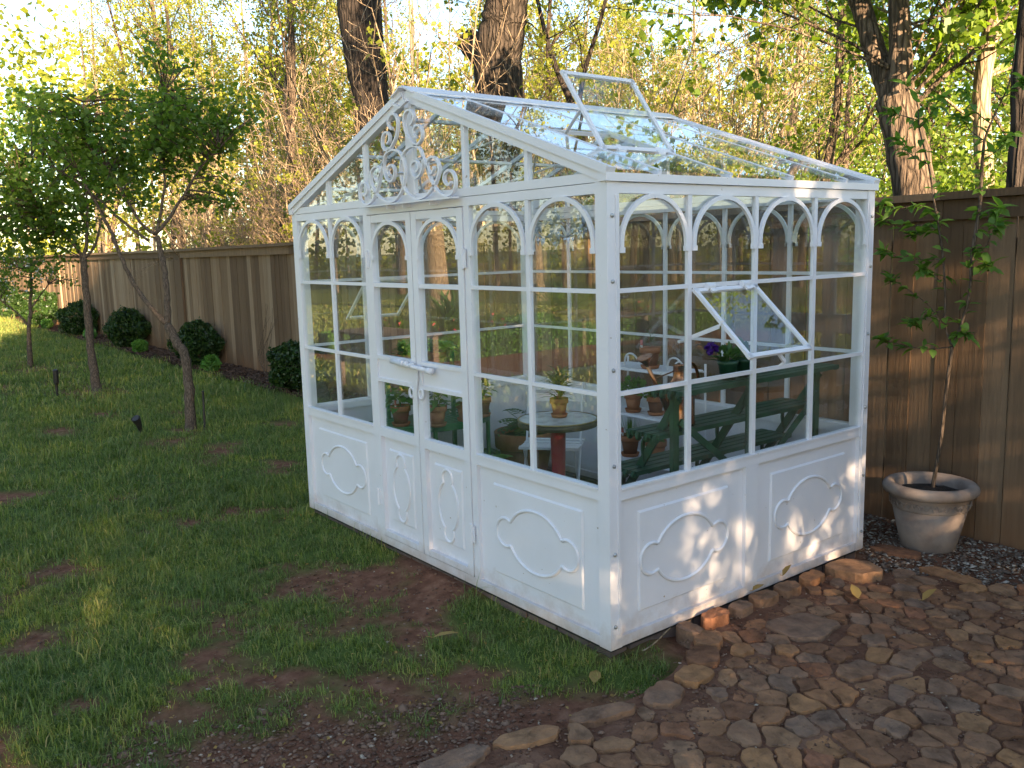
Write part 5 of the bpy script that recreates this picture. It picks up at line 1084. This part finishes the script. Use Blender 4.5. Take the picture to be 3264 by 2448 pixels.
big_tree('maple_tree', 'sunlit forked trunk hung with bright yellow-green leaves behind the right fence', (-1.15, 4.7, GZ), [[(-1.05, 4.7, -0.2, .23), (-1.12, 4.7, 0.8, .195), (-1.18, 4.70, 1.68, .181), (-1.24, 4.70, 2.09, .167), (-1.34, 4.70, 2.51, .164), (-1.43, 4.70, 2.86, .155)], [(-1.42, 4.70, 2.74, .11), (-1.63, 4.70, 3.25, .089), (-1.79, 4.70, 3.69, .082), (-2.00, 4.70, 4.19, .079), (-2.5, 4.6, 6, .05), (-2.7, 4.3, 8, .03)], [(-1.40, 4.70, 2.76, .12), (-1.41, 4.70, 3.25, .087), (-1.44, 4.70, 3.61, .083), (-1.48, 4.70, 4.05, .075), (-1.4, 4.4, 6.2, .05), (-1.2, 4.1, 8.2, .03)]], 'bark_brown', 403, 30, 'leaf_maple', 15000, 0.078, zmin=2.6, Ll=2.2, lim=(.08, .16))
big_tree('maple_tree', 'pale slim trunk right of the forked maple behind the fence', (-1.2, 6.0, GZ), [[(-1.2, 6.0, -0.2, .1), (-1.26, 6.00, 1.83, .085), (-1.28, 6.00, 2.28, .080), (-1.34, 6.00, 2.98, .075), (-1.29, 6.00, 3.53, .072), (-1.27, 6.00, 4.15, .075), (-1.2, 6, 6.5, .05)]], 'bark_tan', 404, 20, 'leaf_maple', 6000, 0.065, zmin=2.6, Ll=2.0)
big_tree('oak_tree', 'dark trunk cut by the right edge of the picture behind the fence', (-0.23, 4.2, GZ), [[(-0.2, 4.2, -0.2, .1), (-0.23, 4.20, 1.82, .078), (-0.23, 4.20, 2.42, .067), (-0.24, 4.20, 2.97, .063), (-0.1, 4.1, 5, .05), (0.0, 3.9, 7.2, .03)]], 'bark_dark', 405, 8, 'leaf_maple', 1600, 0.072, zmin=4.6, Ll=1.5)
big_tree('dark_sapling', 'thin dark forked tree leaning left behind the roof vent', (-6.9, 6.5, GZ), [[(-6.6, 6.5, -0.2, .09), (-7.0, 6.5, 2.2, .065), (-7.25, 6.50, 3.38, .054), (-7.39, 6.50, 3.73, .050), (-7.82, 6.50, 4.48, .038), (-8.08, 6.50, 5.20, .030), (-8.4, 6.50, 6.2, .02)], [(-7.30, 6.50, 3.5, .040), (-7.13, 6.50, 4.14, .034), (-6.73, 6.50, 4.91, .026), (-6.4, 6.50, 5.8, .018)]], 'bark_dark', 406, 12, zmin=3.8, nleaf=500, Ll=1.8)

# unseen trees and shrubs added on the right to block the low sun
CF_H = dict(CF_D, t0=(.44, .2, .2), kids=(24, 8, 4, 0), lr=(.36, .45, .5))
high = tree_meshes(340, 9, .16, CF_H, 'bark_brown', 'leaf_maple', 17000, 0.15, 0.28)
narrow = tree_meshes(345, 10.5, .12, dict(CF_D, t0=(.68, .2, .2), kids=(26, 7, 3, 0), lr=(.17, .45, .5)), 'bark_brown', 'leaf_maple', 8000, 0.11, 0.2)  # high slim crown shaped to shade the oak trunks behind the fence
shade = [(11.5, -4.0, dense[1], .98), (13.0, -1.3, high, .96), (15.5, -2.6, high, 1.1), (14.5, -5.4, dense[0], .62), (15.5, 2.6, dense[1], .55), (4.9, 3.0, narrow, 1.0)]
for k, (x_, y_, pz, sc) in enumerate(shade): plant(pz, 'shade_tree', 'unseen green tree added right of the stone path to shade the garden', 'tree', 'unseen shade trees right of the path', x_, y_, sc, rz=k*1.3).scale = (sc, sc, sc)
hedge = [(8.8, -3.0, 1.05), (8.6, -1.9, 1.1), (9.2, -1.45, 1.12), (8.8, 0.1, .42), (9.2, 1.55, 1.22), (9.6, 2.4, 1.35), (10.4, -0.2, .45), (10.2, 1.6, 1.2), (8.6, -4.0, .8)]  # added sun-blocking shrubs, heights set to leave a low gap for sunlight
for k, (x_, y_, sc) in enumerate(hedge): plant(shrubp[k % 2], 'sun_screen_shrub', 'unseen shrub added right of the stone path to screen the sun', 'shrub', 'unseen sun-screening shrubs right of the path', x_, y_, sc, rz=k*2.1).scale = (sc, sc, sc)

for x_, y_, sc in ((7.4, -0.7, .9), (10.0, -1.3, 1.0), (11.2, 0.5, .8), (11.6, -0.8, 1.0)): plant(brush[2], 'sun_screen_shrub', 'unseen shrub added right of the stone path to screen the sun', 'shrub', 'unseen sun-screening shrubs right of the path', x_, y_, sc, rz=sc+x_).scale = (sc, sc, sc)  # twiggy brush added to thin the sunlight in that gap

# far wood: one leafy mass closing the view on all sides
g = np.random.default_rng(8); n_ = 105000; h = np.where(g.random(n_) < 0.72, g.uniform(108, 186, n_), g.uniform(186, 262, n_)); dist = g.uniform(44, 72, n_); top = np.interp(h, [108, 126, 136, 262], [5.0, 5.5, 8.5, 9.0])+5.0*vnoise(h*0.22, h*0, 3)+3*vnoise(h*1.3, h*0, 4)
zz = g.random(n_)**1.25*top; P = np.stack([CAM[0]+dist*np.cos(np.radians(h)), CAM[1]+dist*np.sin(np.radians(h)), zz], 1)
clus = g.integers(0, 4600, n_); P = P[clus]+g.normal(0, .6, (n_, 3)); P = P[(P[:, 1] > 6) | (h[clus] > 180)]
V, Fc = leaf_cloud(P, 0.34, g, 0.8); tag(link('far_wood', np_mesh('far_wood', V, Fc), 'leaf_spring'), 'hazy mass of yellow-green woodland closing off the far background', 'woodland', kind='stuff')
g = np.random.default_rng(9); mb = MB()
for k in range(150):
    hh = g.uniform(110, 250); dd = g.uniform(36, 66); x_, y_ = heading(hh, dd)
    if y_ < 6 and hh < 180: continue
    r_ = g.uniform(.06, .2); tp = g.uniform(9, 15); mb.tube([(x_, y_, -0.3), (x_+g.normal(0, .3), y_+g.normal(0, .3), tp*.5), (x_+g.normal(0, .8), y_+g.normal(0, .8), tp)], [r_, r_*.7, r_*.2], 5, cap=False)
tag(mb.build('far_trunks', 'far_bark', smooth=True), 'pale far-off trunks standing in the woodland', 'woodland', kind='stuff')

# ------------------------------------------------------------------ garden that shows in the front glass
def hedge_block(label, x0, x1, y0, y1, h_, seed):
    g = np.random.default_rng(seed); org = ((x0+x1)/2, (y0+y1)/2, GZ); o = thing('box_hedge', label, 'hedge', org); lx, ly = (x1-x0)/2, (y1-y0)/2
    n_ = int(2600*(lx*ly*4+2*(lx+ly)*h_*2)); f_ = g.random(n_); u = g.uniform(-1, 1, (n_, 3)); top = f_ < 0.45
    P = np.where(top[:, None], np.stack([u[:, 0]*lx, u[:, 1]*ly, np.full(n_, h_)], 1), np.stack([np.where(f_ < .75, u[:, 0]*lx, np.sign(u[:, 0])*lx), np.where(f_ < .75, np.sign(u[:, 1])*ly, u[:, 1]*ly), (u[:, 2]+1)/2*h_], 1))
    V, Fc = leaf_cloud(P+g.normal(0, .02, P.shape), 0.06, g, 0.7); link('foliage', np_mesh('foliage', V, Fc), 'leaf_herb', o)
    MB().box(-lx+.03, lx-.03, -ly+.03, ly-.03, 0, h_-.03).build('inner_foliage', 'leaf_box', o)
hedge_block('low clipped hedge reflected in the front panes, nearest side of the parterre', -9.6, -9.2, -8.6, -4.6, .34, 501)
hedge_block('low clipped hedge reflected in the front panes, far side of the parterre', -12.2, -11.8, -9.8, -4.6, .34, 502)
hedge_block('short clipped hedge closing the reflected parterre', -11.8, -9.6, -8.6, -8.2, .34, 503)
strip('mulch_path', 'red_soil', -9.1, -7.2, -8.4, -4.2, GZ+0.03, 0.2, 0.03, 61)
for k, (x_, y_) in enumerate(((-10.6, -7.2), (-10.4, -6.2), (-10.9, -5.4))):
    o = box_shrub('rose bush with pink blooms inside the reflected parterre', x_, y_, .35, .55, 520+k, 'roses in the reflected parterre', 'rose_bush', 'leaf_garden', 900, .06)
    gg_ = np.random.default_rng(k); d = gg_.normal(size=(14, 3)); d /= np.linalg.norm(d, axis=1)[:, None]; V, Fc = leaf_cloud(np.abs(d)*np.sign(d)*np.array([.36, .36, .28])+np.array([0, 0, .30]), .08, gg_, 1.0); link('blooms', np_mesh('blooms', V, Fc), 'petal_pink', o)
o = thing('strap_leaf_plant', 'arching strap-leaved clump reflected behind the hedges', 'plant', (-15.6, -9.8, GZ)); mb = MB()
for k in range(110):
    a_ = R.uniform(0, 6.28); mb.leaf((R.gauss(0, .15), R.gauss(0, .15), 0), (math.cos(a_), math.sin(a_), R.uniform(.8, 2.5)), (0, 0, 1), R.uniform(.8, 1.4), .06, .5, .1)
mb.build('leaves', 'leaf_herb', o, smooth=True)
big_tree('lawn_tree', 'sunlit trunk of a lawn tree reflected in the door panes', (-20.5, -12.6, GZ), [[(-20.4, -12.6, -.2, .5), (-20.5, -12.6, .6, .36), (-20.7, -12.6, 3, .30), (-21, -12.6, 6, .24), (-21.2, -12.4, 10, .12)]], 'bark_tan', 430, 14, 'leaf_maple', 5000, .13, zmin=4.5, Ll=3.5)
tbl = thing('patio_table', 'long dark wooden table reflected low in the left panes', 'table', (-7.6, -3.3, GZ))
for k in range(5): MB().box(-.8, .8, -.36+k*.15, -.23+k*.15, .72, .75).build('board', 'teak', tbl)
for sx in (-.7, .7):
    for sy in (-.3, .3): MB().box(sx-.04, sx+.04, sy-.04, sy+.04, 0, .719).build('leg', 'teak', tbl)
for x_, y_, sc, rz in ((-24, -21, 1.0, 0), (-18, -24, 1.1, 1), (-30, -17, 1.1, 2), (-34, -10, 1.0, 3), (-28, -26, 1.2, 4), (-12, -27, 1.1, 5), (-38, -4, 1.0, 1.5)):
    plant(dense[int(rz) % 2], 'lawn_edge_tree', 'leafy tree at the far edge of the reflected lawn', 'tree', 'trees edging the reflected lawn', x_, y_, sc, rz)

# ------------------------------------------------------------------ grass
def blades(P, h_, w_, lean, g):
    n_ = len(P); a_ = g.uniform(0, 6.28, n_); d = np.stack([np.cos(a_), np.sin(a_), np.zeros(n_)], 1); s_ = np.stack([-np.sin(a_), np.cos(a_), np.zeros(n_)], 1)
    tw = g.normal(0, .5, n_)[:, None]; s_ = s_*np.cos(tw)+d*np.sin(tw); up = np.array([0, 0, 1.0]); h = h_[:, None]; le = lean[:, None]; w = w_[:, None]
    p1 = P+up*h*.55+d*h*le*.30; p2 = P+up*h*(1-.35*le)+d*h*le*.95
    V = np.stack([P-s_*w/2, P+s_*w/2, p1-s_*w*.42, p1+s_*w*.42, p2], 1).reshape(-1, 3); b = 5*np.arange(n_)[:, None, None]
    return V, (np.array([(0, 1, 3), (0, 3, 2), (2, 3, 4)])[None]+b).reshape(-1, 3)
def on_lawn(x_, y_):
    ok = ~((x_ > -GW-.01) & (x_ < 0.01) & (y_ > -.006) & (y_ < GD+.03)) & ~((x_ > path_x(y_)-.03) & (y_ < 2.6)) & (y_ < np.where(x_ < -2.9, 2.18+.35*(fbm(x_, np.full_like(x_, 2.1), 1.3, 3, 41)-.5), 1.62)) & ~((x_ > -2.95) & (y_ > 1.6))
    return ok
g = np.random.default_rng(21); VV = []; FF = []; off = 0
for n_t, x0, x1, y0, y1, per, hh, ww, rad_, dmax in ((13500, -4.2, 0.4, -2.7, 0.5, 12, .037, .0034, .019, 99), (14000, -9.5, -2.8, -3.2, 2.3, 10, .046, .0052, .035, 99), (15000, -30, -8, -4.5, 2.3, 9, .060, .011, .09, 99)):
    x_ = g.uniform(x0, x1, n_t); y_ = g.uniform(y0, y1, n_t); P = np.stack([x_, y_, np.full(n_t, GZ)], 1); b_ = bareness(x_, y_)
    k = on_lawn(x_, y_) & view_ok(P, .66, .52) & (g.random(n_t) > b_*1.25-.18); x_, y_, b_ = x_[k], y_[k], b_[k]
    m_ = g.poisson(per, len(x_))+2; big_ = np.exp(g.normal(0, .38, len(x_)))*(0.75+0.5*fbm(x_, y_, 1.1, 3, 50))*(1.05-.45*b_)
    idx_ = np.repeat(np.arange(len(x_)), m_); n_ = len(idx_); px = x_[idx_]+g.normal(0, rad_, n_); py = y_[idx_]+g.normal(0, rad_, n_)
    k = on_lawn(px, py); idx_, px, py = idx_[k], px[k], py[k]; n_ = len(px)
    V, Fc = blades(np.stack([px, py, ground_z(px, py)-.004], 1), hh*big_[idx_]*g.uniform(.5, 1.35, n_), ww*g.uniform(.7, 1.3, n_), g.uniform(.1, 1.15, n_), g); VV.append(V); FF.append(Fc+off); off += len(V)
x_ = g.uniform(-26, -3.2, 60000); y_ = g.uniform(-15, -2.6, 60000); q = np.stack([x_, -y_, np.full(60000, GZ)], 1)
k = view_ok(q, .5, .47) & ~((x_ > -12.3) & (x_ < -7.1) & (y_ < -4.1) & (y_ > -9.9)); x_, y_ = x_[k][:30000], y_[k][:30000]; n_ = len(x_)
V, Fc = blades(np.stack([x_, y_, ground_z(x_, y_)-.004], 1), .08*g.uniform(.6, 1.4, n_), .030*g.uniform(.7, 1.3, n_), g.uniform(.1, 1.0, n_), g); VV.append(V); FF.append(Fc+off); off += len(V)
tag(link('grass', np_mesh('grass', np.concatenate(VV), np.concatenate(FF)), 'grass_blade'), 'short patchy green grass covering the lawn', 'grass', kind='stuff')

# ------------------------------------------------------------------ litter
def fallen(label, x_, y_, z_, Ln, w, a_, tilt=.2, col='dry_leaf'):
    mb = MB(); mb.leaf((-Ln/2*math.cos(a_), -Ln/2*math.sin(a_), .006), (math.cos(a_), math.sin(a_), tilt), (0, 0, 1), Ln, w, .12, .18); mb.tube([(-Ln/2*math.cos(a_), -Ln/2*math.sin(a_), .006), (-Ln*.75*math.cos(a_), -Ln*.75*math.sin(a_), .012)], .0015, 4)
    tag(mb.build('fallen_leaf', col, smooth=True, loc=(x_, y_, z_)), label, 'leaf')
fallen('broad yellow fallen leaf lying in the grass near the path edge', .05, -.14, GZ+.02, .10, .055, 2.3)
fallen('curled orange-brown fallen leaf in the grass before the greenhouse', -.66, -.40, GZ+.03, .12, .04, .9, .3)
fallen('curled brown leaf lying against the bottom of the right wall', .06, .93, .045, .09, .035, 1.6)
fallen('upright brown leaf on the stones at the middle of the right wall', .045, 1.20, .04, .07, .04, 1.2, 1.4)
fallen('golden leaf standing on the path stones, left of two', .33, 1.32, -.015, .08, .055, 2.6, .9)
fallen('golden leaf standing on the path stones, right of two', .60, 1.54, -.015, .085, .055, 1.0, 1.0)
tw_ = MB().tube(smoothpts([(-.01, .12, GZ+.01), (.05, .19, GZ+.06), (.10, .26, .06)], 4), np.linspace(.004, .0025, 9), 5).build('fallen_twig', 'bark_tan', org=(0.05, .19, GZ)); tag(tw_, 'thin brown twig leaning on the stones at the greenhouse corner', 'twig')
g = np.random.default_rng(31); n_ = 900; x_ = g.uniform(-5, .3, n_); y_ = g.uniform(-2.6, .0, n_); V, Fc = leaf_cloud(np.stack([x_, y_, ground_z(x_, y_)+.012], 1), .020, g, .6, 3.0)
tag(link('leaf_litter', np_mesh('leaf_litter', V, Fc), 'dry_leaf'), 'scattered flecks of dry leaf on the lawn', 'leaf litter', kind='stuff')
